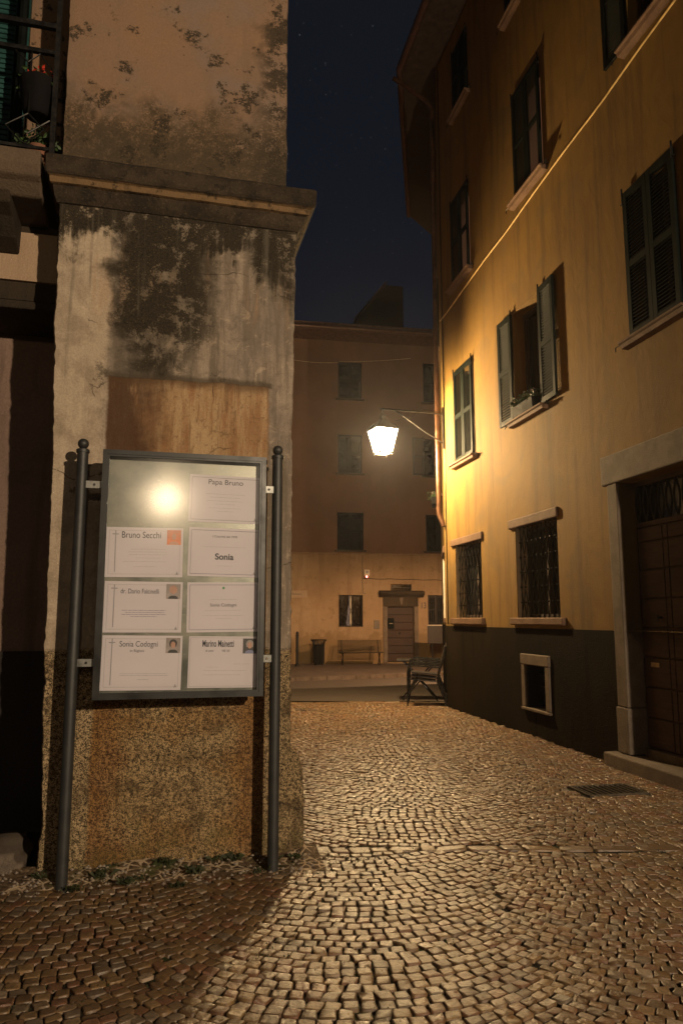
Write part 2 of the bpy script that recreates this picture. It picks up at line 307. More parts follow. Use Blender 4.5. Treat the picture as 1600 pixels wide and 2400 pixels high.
M_ink = simple('black_ink', (.05, .05, .06), .8, 0, .1); M_inkg = simple('grey_ink', (.30, .28, .30), .8, 0, .1); M_inkb = simple('violet_border_ink', (.22, .19, .26), .8, 0, .1)
M_photo = {'o': simple('orange_photo_print', (.60, .17, .06), .5, 0, .3), 'b': simple('grey_photo_print', (.30, .25, .24), .5), 'k': simple('dark_photo_print', (.035, .03, .03), .5), 'skin': simple('photo_skin_tone', (.45, .24, .17), .5), 'blue': simple('photo_blue', (.16, .17, .28), .5), 'g': simple('green_emblem', (.08, .30, .10), .6)}
M_green = simple('dark_green_shutter_paint', (.0055, .008, .006), .66, 0, .25, 8, .2, .003, .08)
M_greend = simple('faded_green_black_paint', (.006, .0075, .006), .65, 0, .25, 8, .2, .003, .08)
M_iron = simple('wrought_iron', (.022, .020, .018), .45, .6, .3, 20, .3, .003)
M_copper = simple('brown_copper_pipe', (.10, .050, .028), .38, .7, .25, 10, .15, .003)
M_eave = simple('brown_eave_boards', (.045, .028, .020), .8, 0, .3, 9, .3, .01)
M_eave_edge = simple('copper_gutter', (.13, .075, .06), .5, .5, .2, 9, .2, .005)
M_tile = simple('roof_tiles', (.11, .06, .045), .85, 0, .35, 7, .5, .02)
def _wood(name, c1, c2, n, axis='Z', gap=.012):
    s = S(name); a = s.Z if axis == 'Z' else s.X; g = s.noise(6, 6, .65, s.scale(.5, 1, 7) if axis == 'Z' else s.scale(7, 1, .5), .5); b = s.noise(1.4, 4)
    c = s.mix(s.mp(g, .35, .65), c1, c2); c = s.mix(s.mul(s.mp(b, .4, .65), .4), c, tuple(x*.5 for x in c1)); return s.bsdf(c, s.mp(g, .3, .7, .5, .7), 0, g, .4, .006, .35)
M_door = _wood('weathered_door_wood', (.045, .026, .020), (.085, .050, .038), 8); M_doorbrown = _wood('brown_plank_door', (.026, .012, .007), (.045, .020, .011), 7)
M_white = simple('white_reveal_paint', (.62, .55, .44), .7, 0, .08)
M_cloth = simple('teal_shutter_paint', (.012, .055, .050), .5, 0, .5, 5)
M_leaf = simple('plant_leaf', (.04, .075, .022), .5, 0, .5, 20); M_weed = simple('weed_leaf', (.030, .036, .011), .6, 0, .5, 20); M_red = simple('red_petal', (.50, .03, .012), .5, 0, .3, 30); M_pale = simple('pale_petal', (.42, .30, .28), .6, 0, .3, 30)
M_potblack = simple('black_pot', (.008, .007, .007), .8, 0, .3, 12, .15, .004, .1); M_terracotta = simple('terracotta_pot', (.22, .09, .05), .8)
M_asphalt = simple('asphalt', (.075, .060, .048), .55, 0, .3, 40, .6, .01); M_pave = simple('paving_slabs', (.075, .055, .042), .7, 0, .3, 3, .4, .01); M_kerb = granite('kerb_granite', (.26, .21, .17), (.32, .27, .21), .3)
M_mud = None
def _mud():
    s = S('joint_earth_and_moss'); b = s.noise(1.6, 5); f = s.noise(35, 6, .7); c = s.mix(s.mp(f, .35, .65), (.010, .008, .006), (.028, .021, .014)); c = s.mix(s.mul(s.mp(s.add(b, s.mul(s.m_('SUBTRACT', f, .5), .5)), .50, .60), .8), c, (.034, .042, .010))
    return s.bsdf(c, .9, 0, f, .6, .01, .2)
M_mud = _mud()
def _sett():
    s = S('porphyry_setts'); a = s.n('ShaderNodeAttribute'); a.attribute_name = 'rnd'; q = s.n('ShaderNodeSeparateColor'); s.l(a.outputs['Color'], q.inputs[0]); r, g, b = q.outputs[0], q.outputs[1], q.outputs[2]
    f = s.noise(60, 5, .65); m = s.noise(9, 5, .6)
    c = s.mix(r, (.095, .052, .024), (.225, .138, .062)); c = s.mix(s.mul(s.mp(g, .62, .9), .8), c, (.165, .075, .04)); c = s.mix(s.mul(s.mp(g, .28, .05), .8), c, (.15, .115, .08)); c = s.mix(s.mul(s.mp(b, .93, .97), .6), c, (.37, .28, .19))
    c = s.mix(s.mul(s.mp(f, .40, .66), .5), c, (.065, .045, .028)); c = s.mix(s.mul(s.mp(s.noise(1.3, 5), .50, .68), .38), c, (.085, .065, .035))
    return s.bsdf(c, s.add(s.mp(b, 0, 1, .29, .45, False), s.mp(f, .3, .7, -.04, .06)), 0, s.add(s.mul(f, .8), m), .6, .009, .55)
M_sett = _sett()

# ================================================================== GROUND
def grid(name, xs, ys, zf, mat, kind='structure'):
    mb = MB(); mb.v = [(x, y, zf(x, y)) for y in ys for x in xs]; n = len(xs)
    mb.f = [(j*n+i, j*n+i+1, (j+1)*n+i+1, (j+1)*n+i) for j in range(len(ys)-1) for i in range(n-1)]
    return tag(mk(name, mb, mat), kind=kind)
grid('ground', [-90, -20, -8, 0, 8, 20, 90], [-90, -20, 0, 5, 10, 13, 16, 20, 25, 30, 60, 90], lambda x, y: terr(y)-.035, M_mud)
def kerbline(x): return 20.9+(x-.3)*.95/.9*0.82 if False else 20.75+.72*x      # skewed pavement edge
grid('road', list(np.linspace(-30, 30, 61)), [13.75, 14.5, 16, 18], lambda x, y: terr(y)+.004, M_asphalt)
mbr = MB(); xs = list(np.linspace(-30, 30, 61))
for i in range(60):
    a, b = xs[i], xs[i+1]; ka, kb = kerbline(a), kerbline(b)
    if ka < 18.1: ka = 18.1
    if kb < 18.1: kb = 18.1
    mbr.add([(a, 18, terr(18)+.004), (b, 18, terr(18)+.004), (b, kb, terr(kb)+.004), (a, ka, terr(ka)+.004)], [(0, 1, 2, 3)])
tag(mk('road_edge', mbr, M_asphalt), kind='structure')
mbp = MB(); mbk = MB(); mbg = MB(); xs = list(np.linspace(-3.6, 14, 45))
for i in range(len(xs)-1):
    a, b = xs[i], xs[i+1]; ka, kb = kerbline(a), kerbline(b)
    g = .012
    mbk.quad8([(a+g, ka, terr(ka)-.1), (b, kb, terr(kb)-.1), (a+g, ka+.16, terr(ka)-.1), (b, kb+.16, terr(kb)-.1), (a+g, ka, terr(ka)+.10), (b, kb, terr(kb)+.10), (a+g, ka+.16, terr(ka)+.10), (b, kb+.16, terr(kb)+.10)])
    mbp.add([(a, ka+.16, terr(ka)+.092), (b, kb+.16, terr(kb)+.092), (b, 34, terr(26)+.08), (a, 34, terr(26)+.08)], [(0, 1, 2, 3)])
    mbg.add([(a, ka-1.55, terr(ka)+.012+.02), (b, kb-1.55, terr(kb)+.012+.02), (b, kb-1.43, terr(kb)+.012+.02), (a, ka-1.43, terr(ka)+.012+.02)], [(0, 1, 2, 3)])
tag(mk('kerb', mbk, granite('dark_kerb', (.085, .062, .045), (.13, .095, .07))), kind='structure'); tag(mk('pavement', mbp, M_pave), kind='structure')
tag(mk('drainage_channel', mbg, M_kerb), kind='structure')

# ---- setts laid in segmental arcs, real stones
YF = Frame(2.783, 7.80, -78.5)     # front wall of the yellow building
PF = Frame(-1.655, 4.50, 14)       # face of the stained pillar
def blocked(x, y):
    d = Vector((x, y))-PF.P; u = d.dot(PF.u); v = d.dot(PF.n)
    if v > -.03 and u < 1.47: return True
    d = Vector((x, y))-YF.P; v = d.dot(YF.n)
    if v > -.03: return True
    gx, gy = x-2.27, y-6.65; ga = R(101.5)
    if abs(gx*math.cos(ga)+gy*math.sin(ga)) < .215 and abs(-gx*math.sin(ga)+gy*math.cos(ga)) < .295: return True
    return False
st = []
W = 1.6; PH = R(46); RR = W/(2*math.sin(PH)); SZ = .068
def lane(cx, y0, y1):
    nseg = int(round(RR*2*PH/SZ))
    for k in range(int((y0-1.5)/SZ), int((y1+2.5)/SZ)):
        off = random.uniform(0, 1)
        for i in range(nseg):
            ph = -PH+(i+off)*2*PH/nseg
            if ph > PH: continue
            x = cx+RR*math.sin(ph); y = k*SZ-RR*math.cos(ph)+RR
            if y0 <= y <= y1 and not blocked(x, y): st.append((x, y, ph, SZ*random.uniform(.83, .96), SZ*math.cos(ph)*random.uniform(.83, .95)))
for cx in [.03+W*k for k in range(-2, 4)]: lane(cx, 1.3, 4.95)
for cx in [.50+W*k for k in range(-2, 3)]: lane(cx, 5.10, 13.48)
x = -4.0
while x < 3.9:
    L = random.uniform(.09, .28); yy = 5.06+.02*x
    if not blocked(x+L/2, yy): h1 = random.uniform(.075, .115); st.append((x+L/2, yy-.045, R(2+random.uniform(-2, 2)), L*.95, h1))
    x += L
x = -6.0
while x < 3.9:
    L = random.uniform(.24, .36)
    st.append((x+L/2, 13.6, 0, L*.95, .17)); x += L
A = np.array(st); n = len(A)
cosp, sinp = np.cos(A[:, 2]+rng.normal(0, .05, n)), np.sin(A[:, 2]+rng.normal(0, .05, n))
ch = .80
base = np.array([(-1, -ch), (-ch, -1), (ch, -1), (1, -ch), (1, ch), (ch, 1), (-ch, 1), (-1, ch)])
jit = rng.normal(0, .075, (n, 8, 2)); sk = rng.normal(0, .13, (n, 1, 1))
b8 = base[None]+jit; b8[:, :, 0] += sk[:, :, 0]*b8[:, :, 1]
hl, hw = A[:, 3]/2, A[:, 4]/2
hgt = rng.normal(0, .0022, n); tx, ty = rng.normal(0, .022, n), rng.normal(0, .022, n)
und = np.array([.012*mnoise.noise(Vector((x_*.9, y_*.9, 0))) for x_, y_ in A[:, :2]])
ty_ = np.array([terr(y_) for y_ in A[:, 1]])
def ring(scale, z):
    lx = b8[:, :, 0]*(hl[:, None]*scale); ly = b8[:, :, 1]*(hw[:, None]*scale)
    X = A[:, 0:1]+lx*cosp[:, None]-ly*sinp[:, None]; Y = A[:, 1:2]+lx*sinp[:, None]+ly*cosp[:, None]
    Z = z+hgt[:, None]+und[:, None]+ty_[:, None]+lx*tx[:, None]+ly*ty[:, None]+(rng.normal(0, .0012, lx.shape) if z > -.02 else 0)
    return np.stack([X, Y, Z], -1)
rings = [ring(1.0, -.04), ring(1.0, -.0035), ring(.955, -.0005), ring(.75, .0001)]
cen = np.stack([A[:, 0], A[:, 1], .0003+hgt+und+ty_], -1)[:, None]
V = np.concatenate(rings+[cen], 1)      # n,33,3
loops = []
for r_ in range(3):
    for k in range(8): loops.append([r_*8+k, r_*8+(k+1) % 8, (r_+1)*8+(k+1) % 8, (r_+1)*8+k])
tri = [[24+k, 24+(k+1) % 8, 32] for k in range(8)]
q = (np.array(loops)[None]+33*np.arange(n)[:, None, None]).reshape(-1, 4); t3 = (np.array(tri)[None]+33*np.arange(n)[:, None, None]).reshape(-1, 3)
me = bpy.data.meshes.new('cobbled_street'); me.vertices.add(n*33); me.vertices.foreach_set('co', V.reshape(-1))
li = np.concatenate([q.reshape(-1), t3.reshape(-1)]); me.loops.add(len(li)); me.loops.foreach_set('vertex_index', li.astype(np.int32))
me.polygons.add(len(q)+len(t3)); ls = np.concatenate([np.arange(len(q))*4, len(q)*4+np.arange(len(t3))*3]); me.polygons.foreach_set('loop_start', ls.astype(np.int32))
me.polygons.foreach_set('use_smooth', np.ones(len(ls), bool)); me.update(calc_edges=True)
ca = me.attributes.new('rnd', 'FLOAT_COLOR', 'POINT'); rc = np.ones((n, 33, 4)); rc[:, :, :3] = rng.random((n, 1, 3)); ca.data.foreach_set('color', rc.reshape(-1))
me.materials.append(M_sett); o = bpy.data.objects.new('cobbled_street', me); col.objects.link(o); tag(o, kind='structure')
# joint bed between the setts, a little below their tops
grid('joint_bed', list(np.linspace(-7, 6, 40)), list(np.linspace(-12, 13.7, 50)), lambda x, y: terr(y)-.0125+.012*mnoise.noise(Vector((x*.9, y*.9, 0))), M_mud)

M_shade_plate = simple('black_drain_shade', (.004, .004, .003), .9)
M_grate = simple('worn_cast_iron', (.085, .07, .055), .45, .5, .3, 20, .3, .003)
# ---- drain grate and small cover
def grate(name, x, y, ang, wx, wy, nb, label, dark=None):
    dark = dark or M_grate
    M = Matrix.Translation((x, y, terr(y)+.004)) @ Matrix.Rotation(R(ang), 4, 'Z'); e = empty(name, M, label, 'drain grate')
    f = MB(); f.box(-wx, wx, -wy, -wy+.025, -.02, .004); f.box(-wx, wx, wy-.025, wy, -.02, .004); f.box(-wx, -wx+.025, -wy+.025, wy-.025, -.02, .004); f.box(wx-.025, wx, -wy+.025, wy-.025, -.02, .004)
    mk('frame', f, dark, e)
    g = MB()
    for i in range(nb):
        t = -wx+.025+(i+.5)*(2*wx-.05)/nb; g.box(t-.007, t+.007, -wy+.026, wy-.026, -.018, .002)
    mk('shade_plate', MB().box(-wx+.026, wx-.026, -wy+.026, wy-.026, -.026, -.0205), M_shade_plate, e)  # black plate stands in for the darkness below the bars
    mk('bars', g, dark, e); return e
grate('drain_grate', 2.27, 6.65, 101.5+90, .27, .19, 10, 'iron slotted drain grate set in the cobbles beside the yellow building')
grate('gully_cover', -.58, 12.3, 4, .16, .11, 5, 'small dark gully cover in the cobbles beyond the stained pillar corner')

# ================================================================== LEFT CORNER BUILDING
cb = empty('corner_building', PF.M, 'old corner house with peeling stained plaster pillar, stone cornice and balcony in the left foreground', 'building')
def interp(t, z):
    for (a, x), (b, y) in zip(t, t[1:]):
        if z <= b: return x+(y-x)*(z-a)/(b-a) if z >= a else x
    return t[-1][1]
def sweep(ltab, rtab, z0, z1, nz, depth_l, depth_r, y0=0, jit=.006, seed=0, nu=46, gritz=-1):
    mb = MB(); rows = []
    for j in range(nz+1):
        z = z0+(z1-z0)*j/nz; ul, ur = interp(ltab, z), interp(rtab, z)
        nl = mnoise.noise(Vector((seed, z*5, 0)))*jit+mnoise.noise(Vector((seed, z*19, 3)))*jit*.7; nr = mnoise.noise(Vector((seed+9, z*5, 0)))*jit+mnoise.noise(Vector((seed+9, z*21, 3)))*jit*.8
        ul += nl; ur += nr; pts = [(ul, y0+depth_l), (ul, y0+depth_l*.5), (ul, y0+.06), (ul+.003, y0+.02)]
        for i in range(nu+1):
            u = ul+.012+(ur-ul-.024)*i/nu; pts.append((u, y0+mnoise.noise(Vector((u*2.5+seed, z*2.5, 1)))*.006+mnoise.noise(Vector((u*9, z*9, seed)))*.0025+(mnoise.noise(Vector((u*75, z*75, 9)))*.0050+mnoise.noise(Vector((u*33, z*33, 5)))*.0035 if z < gritz+.012*mnoise.noise(Vector((u*9, 0, 0))) else 0)))
        pts += [(ur-.003, y0+.02), (ur, y0+.06), (ur, y0+depth_r*.5), (ur, y0+depth_r)]
        rows.append([(a, b, z) for a, b in pts])
    m = len(rows[0]); mb.v = [p for r_ in rows for p in r_]
    mb.f = [(j*m+i, j*m+i+1, (j+1)*m+i+1, (j+1)*m+i) for j in range(nz) for i in range(m-1)]
    mb.f += [tuple(range(m))[::-1], tuple(nz*m+i for i in range(m))]
    return mb
RT = [(0, 1.475), (.5, 1.465), (.60, 1.44), (.66, 1.385), (1.5, 1.38), (2.6, 1.375), (4.2, 1.39)]
LT = [(-.05, -.09), (.25, -.07), (1.2, -.105), (2.4, -.12), (3.2, -.15), (4.2, -.165)]
mk('pillar', sweep(LT, RT, -.05, 4.19, 560, .52, 7, jit=.010, nu=230, gritz=1.26), M_pil, cb, smooth=True)
mk('upper_wall', sweep([(4, -.165), (8, -.19)], [(4, 1.325), (8, 1.31)], 4.36, 8.5, 110, 7, 7, y0=.03, jit=.006, seed=5), M_pilup, cb, smooth=True)
# the cornice: weathered moulding that projects and returns round the corner
def cornice_mb(u0, u1, prof, depth):
    mb = MB(); n = len(prof); sect = []
    nst = 30
    for i in range(nst+1):
        u = u0+(u1-u0)*i/nst
        sect.append([(u+ (0 if i not in (0, nst) else (-o if i == 0 else o)*0), -o+mnoise.noise(Vector((u*6, z*9, 2)))*.006, z+mnoise.noise(Vector((u*5, z*3, 7)))*.006) for o, z in prof])
    # front run, then right return mitred by projection
    sect[-1] = [(u1+o, -o, z) for o, z in prof]; sect.append([(u1+o, depth, z) for o, z in prof])
    sect[0] = [(u0-o*.6, -o, z) for o, z in prof]; sect.insert(0, [(u0-o*.6, .5, z) for o, z in prof])
    mb.v = [p for r_ in sect for p in r_]
    for j in range(len(sect)-1):
        for i in range(n-1): mb.f.append((j*n+i, (j+1)*n+i, (j+1)*n+i+1, j*n+i+1))
    mb.f.append(tuple(range(n))); mb.f.append(tuple((len(sect)-1)*n+i for i in range(n)))
    # top and bottom closing
    for j in range(len(sect)-1): mb.f.append((j*n+n-1, (j+1)*n+n-1, (j+1)*n, j*n))
    return mb
prof = [(-.02, 4.085), (.012, 4.09), (.03, 4.12), (.045, 4.165), (.05, 4.185), (.075, 4.19), (.08, 4.215), (.082, 4.225), (.105, 4.235), (.115, 4.25), (.118, 4.345), (.105, 4.362), (-.02, 4.40)]
prof = [(a, b) for a, b in prof]
mk('cornice', cornice_mb(-.165, 1.385, prof, 6.9), M_cornf, cb)
# recessed wall left of the pillar, gate niche below it, dark base
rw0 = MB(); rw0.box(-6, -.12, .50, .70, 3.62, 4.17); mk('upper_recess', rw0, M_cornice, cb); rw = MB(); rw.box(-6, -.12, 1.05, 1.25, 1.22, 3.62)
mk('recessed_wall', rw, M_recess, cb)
panel = MB(); panel.box(-6, -.14, .47, .498, 3.75, 4.10); mk('lit_band', panel, plaster('lit_patch_plaster', (.50, .36, .24), (.42, .29, .19), (.22, .14, .09), .6, .7, .6), cb)  # pale colour paints the lamplit patch; upper recess kept dark around it
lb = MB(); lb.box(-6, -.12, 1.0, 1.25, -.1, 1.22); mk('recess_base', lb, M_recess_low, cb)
uw = MB(); uw.box(-6, -.18, .75, .95, 4.30, 8.5); mk('balcony_wall', uw, M_pilup, cb)
lin = MB(); lin.box(-6, -.12, .495, 1.04, 3.56, 3.618); mk('beam', lin, M_cornice, cb, bevel=.01)
# balcony slab with moulded edge and a scrolled corbel
sl = MB(); sl.prism([(-.06, 4.30), (-.06, 4.40), (.74, 4.40), (.74, 4.16), (.10, 4.16), (.02, 4.22), (-.03, 4.24)], -6, -.275)
bal = mk('balcony_slab', sl, plaster('balcony_stone', (.12, .088, .06), (.17, .12, .08), (.07, .05, .04), .6, .6, .8), cb, bevel=.012)
co = MB(); co.prism([(.02, 4.155), (.06, 4.09), (.18, 4.06), (.30, 3.97), (.46, 3.93), (.49, 4.155)], -.62, -.46); mk('corbel', co, M_cornice, cb, bevel=.01)
# railing on the balcony: rails, posts, curved bar and diamond lattice
rl = MB(); ry = -.03
for z, r_ in ((5.30, .017), (5.11, .014)): rl.box(-3, -.20, ry-r_, ry+r_, z-r_, z+r_)
rl.box(-3, -.20, ry-.006, ry+.006, 4.42, 4.44)
mk('railing', rl, M_iron, cb)
for xx in (-.215, -1.35): mk('railing_post', MB().box(xx-.016, xx+.016, ry-.016, ry+.016, 4.40, 5.62 if xx > -1 else 5.3), M_iron, cb)
bar = MB()
for k in range(3):
    x0 = -.37-.31*k
    bar.tube([(x0, ry, 5.10), (x0, ry, 4.66)], .006, 6)
    bar.tube([(x0, ry, 4.66), (x0-.13, ry, 4.56), (x0-.04, ry, 4.46), (x0+.12, ry, 4.42)], .006, 6); bar.tube([(x0, ry, 4.66), (x0+.10, ry, 4.56), (x0-.02, ry, 4.44)], .006, 6)
    bar.tube([(x0+.13, ry, 4.63), (x0, ry, 4.52)], .006, 6); bar.tube([(x0-.1, ry, 5.09), (x0-.02, ry, 5.02), (x0+.05, ry, 5.09), (x0+.12, ry, 5.0)], .006, 6)
mk('railing_ornament', bar, M_iron, cb)
# louvred teal balcony door standing open
dr = MB(); dr.box(-1.6, -.52, .62, .66, 4.40, 6.9)
for k in range(60): dr.box(-1.5, -.62, .605, .622, 4.5+k*.04, 4.515+k*.04)
mk('balcony_door', dr, M_cloth, cb)
dw = MB(); dw.tube([(-.50, .3, 4.4), (-.50, .3, 6.5)], .03, 8); dw.tube([(-.56, .45, 4.4), (-.56, .45, 6.5)], .02, 8); mk('balcony_pipe', dw, M_greend, cb)

def placed(name, M, label, cat): return empty(name, M, label, cat)
# hanging basket with red flowers on the railing, a planter on the balcony floor
hb = placed('flower_basket', PF.shift(-.33, .06, 4.86), 'black flower basket with small red flowers hung on the balcony railing', 'flower pot')
mk('basket', MB().lathe((0, 0, 0), [(.07, -.16), (.09, -.14), (.12, .06), (.125, .08), (.11, .08), (.10, .02)], 16), M_potblack, hb, smooth=True)
mk('foliage', MB().leafcloud((0, 0, .10), (.11, .1, .05), 110, .04, 3), M_leaf, hb, fixn=False)
mk('flowers', MB().leafcloud((0, -.03, .12), (.10, .08, .035), 60, .03, 4), M_red, hb, fixn=False)
pp = placed('potted_plant', PF.shift(-.32, .10, 4.40), 'low leafy potted plant on the balcony floor behind the diamond railing ornament', 'plant')
mk('pot', MB().lathe((0, 0, 0), [(.05, 0), (.075, .09), (.08, .10), (.068, .10), (.06, .07)], 14), M_terracotta, pp, smooth=True)
mk('foliage', MB().leafcloud((0, 0, .14), (.13, .08, .06), 150, .05, 5), M_leaf, pp, fixn=False)

# stone ledge and rounded kerb stone at the far left bottom
def rough_block(name, M, sx, sy, sz, mat, label, cat, seed, bev=.03):
    bm = bmesh.new(); bmesh.ops.create_cube(bm, size=1); bmesh.ops.scale(bm, vec=(sx, sy, sz), verts=bm.verts); bmesh.ops.bevel(bm, geom=bm.edges[:], offset=bev, segments=3, affect='EDGES')
    bmesh.ops.subdivide_edges(bm, edges=[e for e in bm.edges if e.calc_length() > .1], cuts=6, use_grid_fill=True)
    for v in bm.verts: v.co += Vector((mnoise.noise(v.co*6+Vector((seed, 0, 0))), mnoise.noise(v.co*6+Vector((0, seed, 0))), mnoise.noise(v.co*6+Vector((0, 0, seed)))))*.018
    for f in bm.faces: f.smooth = True
    me = bpy.data.meshes.new(name); bm.to_mesh(me); bm.free(); me.materials.append(mat); o = bpy.data.objects.new(name, me); col.objects.link(o); o.matrix_world = M; return tag(o, label, cat)
rough_block('stone_step', PF.shift(-.66, .30, .03), 1.0, .62, .16, M_stone, 'worn low stone step lying left of the stained pillar foot', 'step', 2, .05)
e = empty('stone_bench', PF.shift(-.72, .62, 0), 'pale rounded stone slab on an upright block at the left edge', 'bench')
bb = MB(); bb.box(-.55, .19, -.16, .2, .31, .40); mk('seat', bb, M_kerb, e, bevel=.04); mk('support', MB().box(-.2, .12, -.1, .16, 0, .31), M_stone, e, bevel=.015)

# earth, loose mortar and weeds along the pillar foot
eb = MB(); nu, nv = 60, 14
for j in range(nv+1):
    for i in range(nu+1):
        u = -.75+2.3*i/nu; v = -.42+.47*j/nv; hgt_ = max(0, (v+.36))*.16*(1.0+.6*mnoise.noise(Vector((u*3, v*5, 4))))+.012*mnoise.noise(Vector((u*14, v*14, 1)))
        eb.v.append((u, v, -.022+hgt_))
m = nu+1; eb.f = [(j*m+i, j*m+i+1, (j+1)*m+i+1, (j+1)*m+i) for j in range(nv) for i in range(nu)]
s = S('earth_and_broken_mortar'); f_ = s.noise(28, 6, .7); v_ = s.vor(17, 'DISTANCE_TO_EDGE'); c_ = s.mix(s.mp(f_, .35, .65), (.075, .05, .03), (.17, .115, .065)); c_ = s.mix(s.mul(s.mp(v_, .12, .05), s.mp(s.noise(4, 4), .44, .52)), c_, (.50, .38, .25)); c_ = s.mix(s.mul(s.mp(s.noise(5, 5), .52, .66), .7), c_, (.06, .07, .018))
tag(mk('earth_bank', eb, s.bsdf(c_, .9, 0, s.add(f_, v_), .8, .02, .2), None, PF.M, smooth=True), kind='structure')
wd = MB(); rr = random.Random(3)
def tuft(mb, x, y, z, n_, h_):
    for _ in range(n_):
        a = rr.uniform(0, 6.28); l = h_*rr.uniform(.5, 1.2); dx, dy = math.cos(a)*l*rr.uniform(.3, .9), math.sin(a)*l*rr.uniform(.3, .9); wv = rr.uniform(.0012, .0030); px_, py_ = -math.sin(a)*wv, math.cos(a)*wv
        bx, by = x+rr.gauss(0, .02), y+rr.gauss(0, .012)
        mb.add([(bx-px_, by-py_, z), (bx+px_, by+py_, z), (bx+dx*.5+px_, by+dy*.5+py_, z+l*.55), (bx+dx, by+dy, z+l*.6*rr.uniform(.6, 1.1)), (bx+dx*.5-px_, by+dy*.5-py_, z+l*.55)], [(0, 1, 2, 3, 4)])
for (u, v, n_, h_) in [(.28, -.16, 45, .07), (.62, -.05, 50, .08), (1.02, -.05, 36, .07), (.35, -.03, 20, .05), (.9, -.04, 14, .06), (1.15, -.3, 20, .04), (-.05, -.1, 26, .06), (.5, -.24, 18, .035), (.80, -.22, 40, .07), (.42, -.30, 45, .06), (.15, -.34, 40, .05), (-.35, -.25, 40, .05), (1.25, -.12, 40, .05), (1.4, -.1, 30, .05), (.7, -.42, 30, .05)]: tuft(wd, u, v, .02, n_, h_)
for _ in range(900):
    x_, y_ = rr.uniform(-2.2, 2.4), rr.uniform(2.0, 5.2); d = Vector((x_, y_))-PF.P
    if d.dot(PF.n) > -.05 and d.dot(PF.u) < 1.5: continue
    if mnoise.noise(Vector((x_*1.1, y_*1.1, 5))) < -.02: continue
    l = PF.M.inverted() @ Vector((x_, y_, 0)); tuft(wd, l.x, l.y, -.008, 5, .016)
tag(mk('weeds', wd, M_weed, None, PF.M, fixn=False), kind='stuff')
sb = MB()
for _ in range(420):
    u = rr.uniform(-.5, 1.5); v = rr.gauss(-.16, .12); 
    if v > -.01: continue
    r_ = rr.uniform(.004, .013); z_ = max(0, v+.36)*.16-.012
    sb.add([(u-r_, v, z_), (u, v-r_, z_), (u+r_*1.2, v, z_), (u, v+r_, z_), (u+r_*.2, v, z_+r_)], [(0, 1, 4), (1, 2, 4), (2, 3, 4), (3, 0, 4)])
tag(mk('gravel', sb, M_kerb, None, PF.M), kind='stuff')

# ================================================================== NOTICE BOARD
OFF = -.27          # front of the cabinet in pillar coordinates
c00 = PF.h(218, 1640, OFF); c10 = PF.h(617, 1633, OFF); c01 = PF.h(240, 1056, OFF); c11 = PF.h(624, 1069, OFF)
bx0 = (c00[0]+c01[0])/2; bx1 = (c10[0]+c11[0])/2; bz0 = (c00[1]+c10[1])/2; bz1 = (c01[1]+c11[1])/2
nb = empty('notice_board', PF.shift((bx0+bx1)/2, -.22, 0), 'grey steel glazed notice board on two round posts before the stained pillar', 'notice board')
pl = [PF.h(183, 1300, -.22)[0], PF.h(648, 1300, -.22)[0]]
for k, (pu, zb, top) in enumerate(((pl[0], -.03, PF.h(204, 1062, -.22)[1]), (pl[1], -.03, PF.h(653, 1076, -.22)[1]))):
    p = mk('post', MB().lathe((pu, -.22, 0), [(.0325, zb), (.0325, top), (.0375, top+.001), (.0385, top+.018), (.030, top+.024)], 28), M_post, nb, PF.M, smooth=True)
    pr = [(.018, top+.022), (.014, top+.030)]+[(.031*math.sin(a)+.001, top+.055-.031*math.cos(a)) for a in [R(25+x*15.5) for x in range(11)]]
    mk('finial', MB().lathe((pu, -.22, 0), pr, 24), M_post, p, PF.M, smooth=True)
fw = .036
cab = MB(); cab.box(bx0+.004, bx1-.004, OFF+.012, OFF+.10, bz0+.004, bz1-.004)
# hollow cabinet: sides and back
cab = MB()
cab.box(bx0+.004, bx0+.020, OFF+.012, OFF+.095, bz0+.004, bz1-.004); cab.box(bx1-.020, bx1-.004, OFF+.012, OFF+.095, bz0+.004, bz1-.004)
cab.box(bx0+.0205, bx1-.0205, OFF+.012, OFF+.095, bz0+.004, bz0+.020); cab.box(bx0+.0205, bx1-.0205, OFF+.012, OFF+.095, bz1-.020, bz1-.004)
mk('cabinet', cab, M_post, nb, PF.M, bevel=.002)
bk = mk('back_panel', MB().box(bx0+.0205, bx1-.0205, OFF+.060, OFF+.066, bz0+.0205, bz1-.0205), M_zinc, nb, PF.M)
fr = MB(); y0, y1 = OFF-.004, OFF+.0115
def framebars(mb, a0, a1, b0, b1, w_, y0, y1):
    mb.quad8([(a0, y0, b0), (a1, y0, b0), (a0, y1, b0), (a1, y1, b0), (a0+w_, y0, b0+w_), (a1-w_, y0, b0+w_), (a0+w_, y1, b0+w_), (a1-w_, y1, b0+w_)])
    mb.quad8([(a0+w_, y0, b1-w_), (a1-w_, y0, b1-w_), (a0+w_, y1, b1-w_), (a1-w_, y1, b1-w_), (a0, y0, b1), (a1, y0, b1), (a0, y1, b1), (a1, y1, b1)])
    mb.quad8([(a0, y0, b0), (a0+w_, y0, b0+w_), (a0, y1, b0), (a0+w_, y1, b0+w_), (a0, y0, b1), (a0+w_, y0, b1-w_), (a0, y1, b1), (a0+w_, y1, b1-w_)])
    mb.quad8([(a1-w_, y0, b0+w_), (a1, y0, b0), (a1-w_, y1, b0+w_), (a1, y1, b0), (a1-w_, y0, b1-w_), (a1, y0, b1), (a1-w_, y1, b1-w_), (a1, y1, b1)])
framebars(fr, bx0, bx1, bz0, bz1, .026, y0, y1); framebars(fr, bx0+.0262, bx1-.0262, bz0+.0262, bz1-.0262, .012, y0+.005, y1)
mk('door_frame', fr, simple('dark_frame_paint', (.014, .015, .015), .4, .2, .2, 8, .1, .001), nb, PF.M)
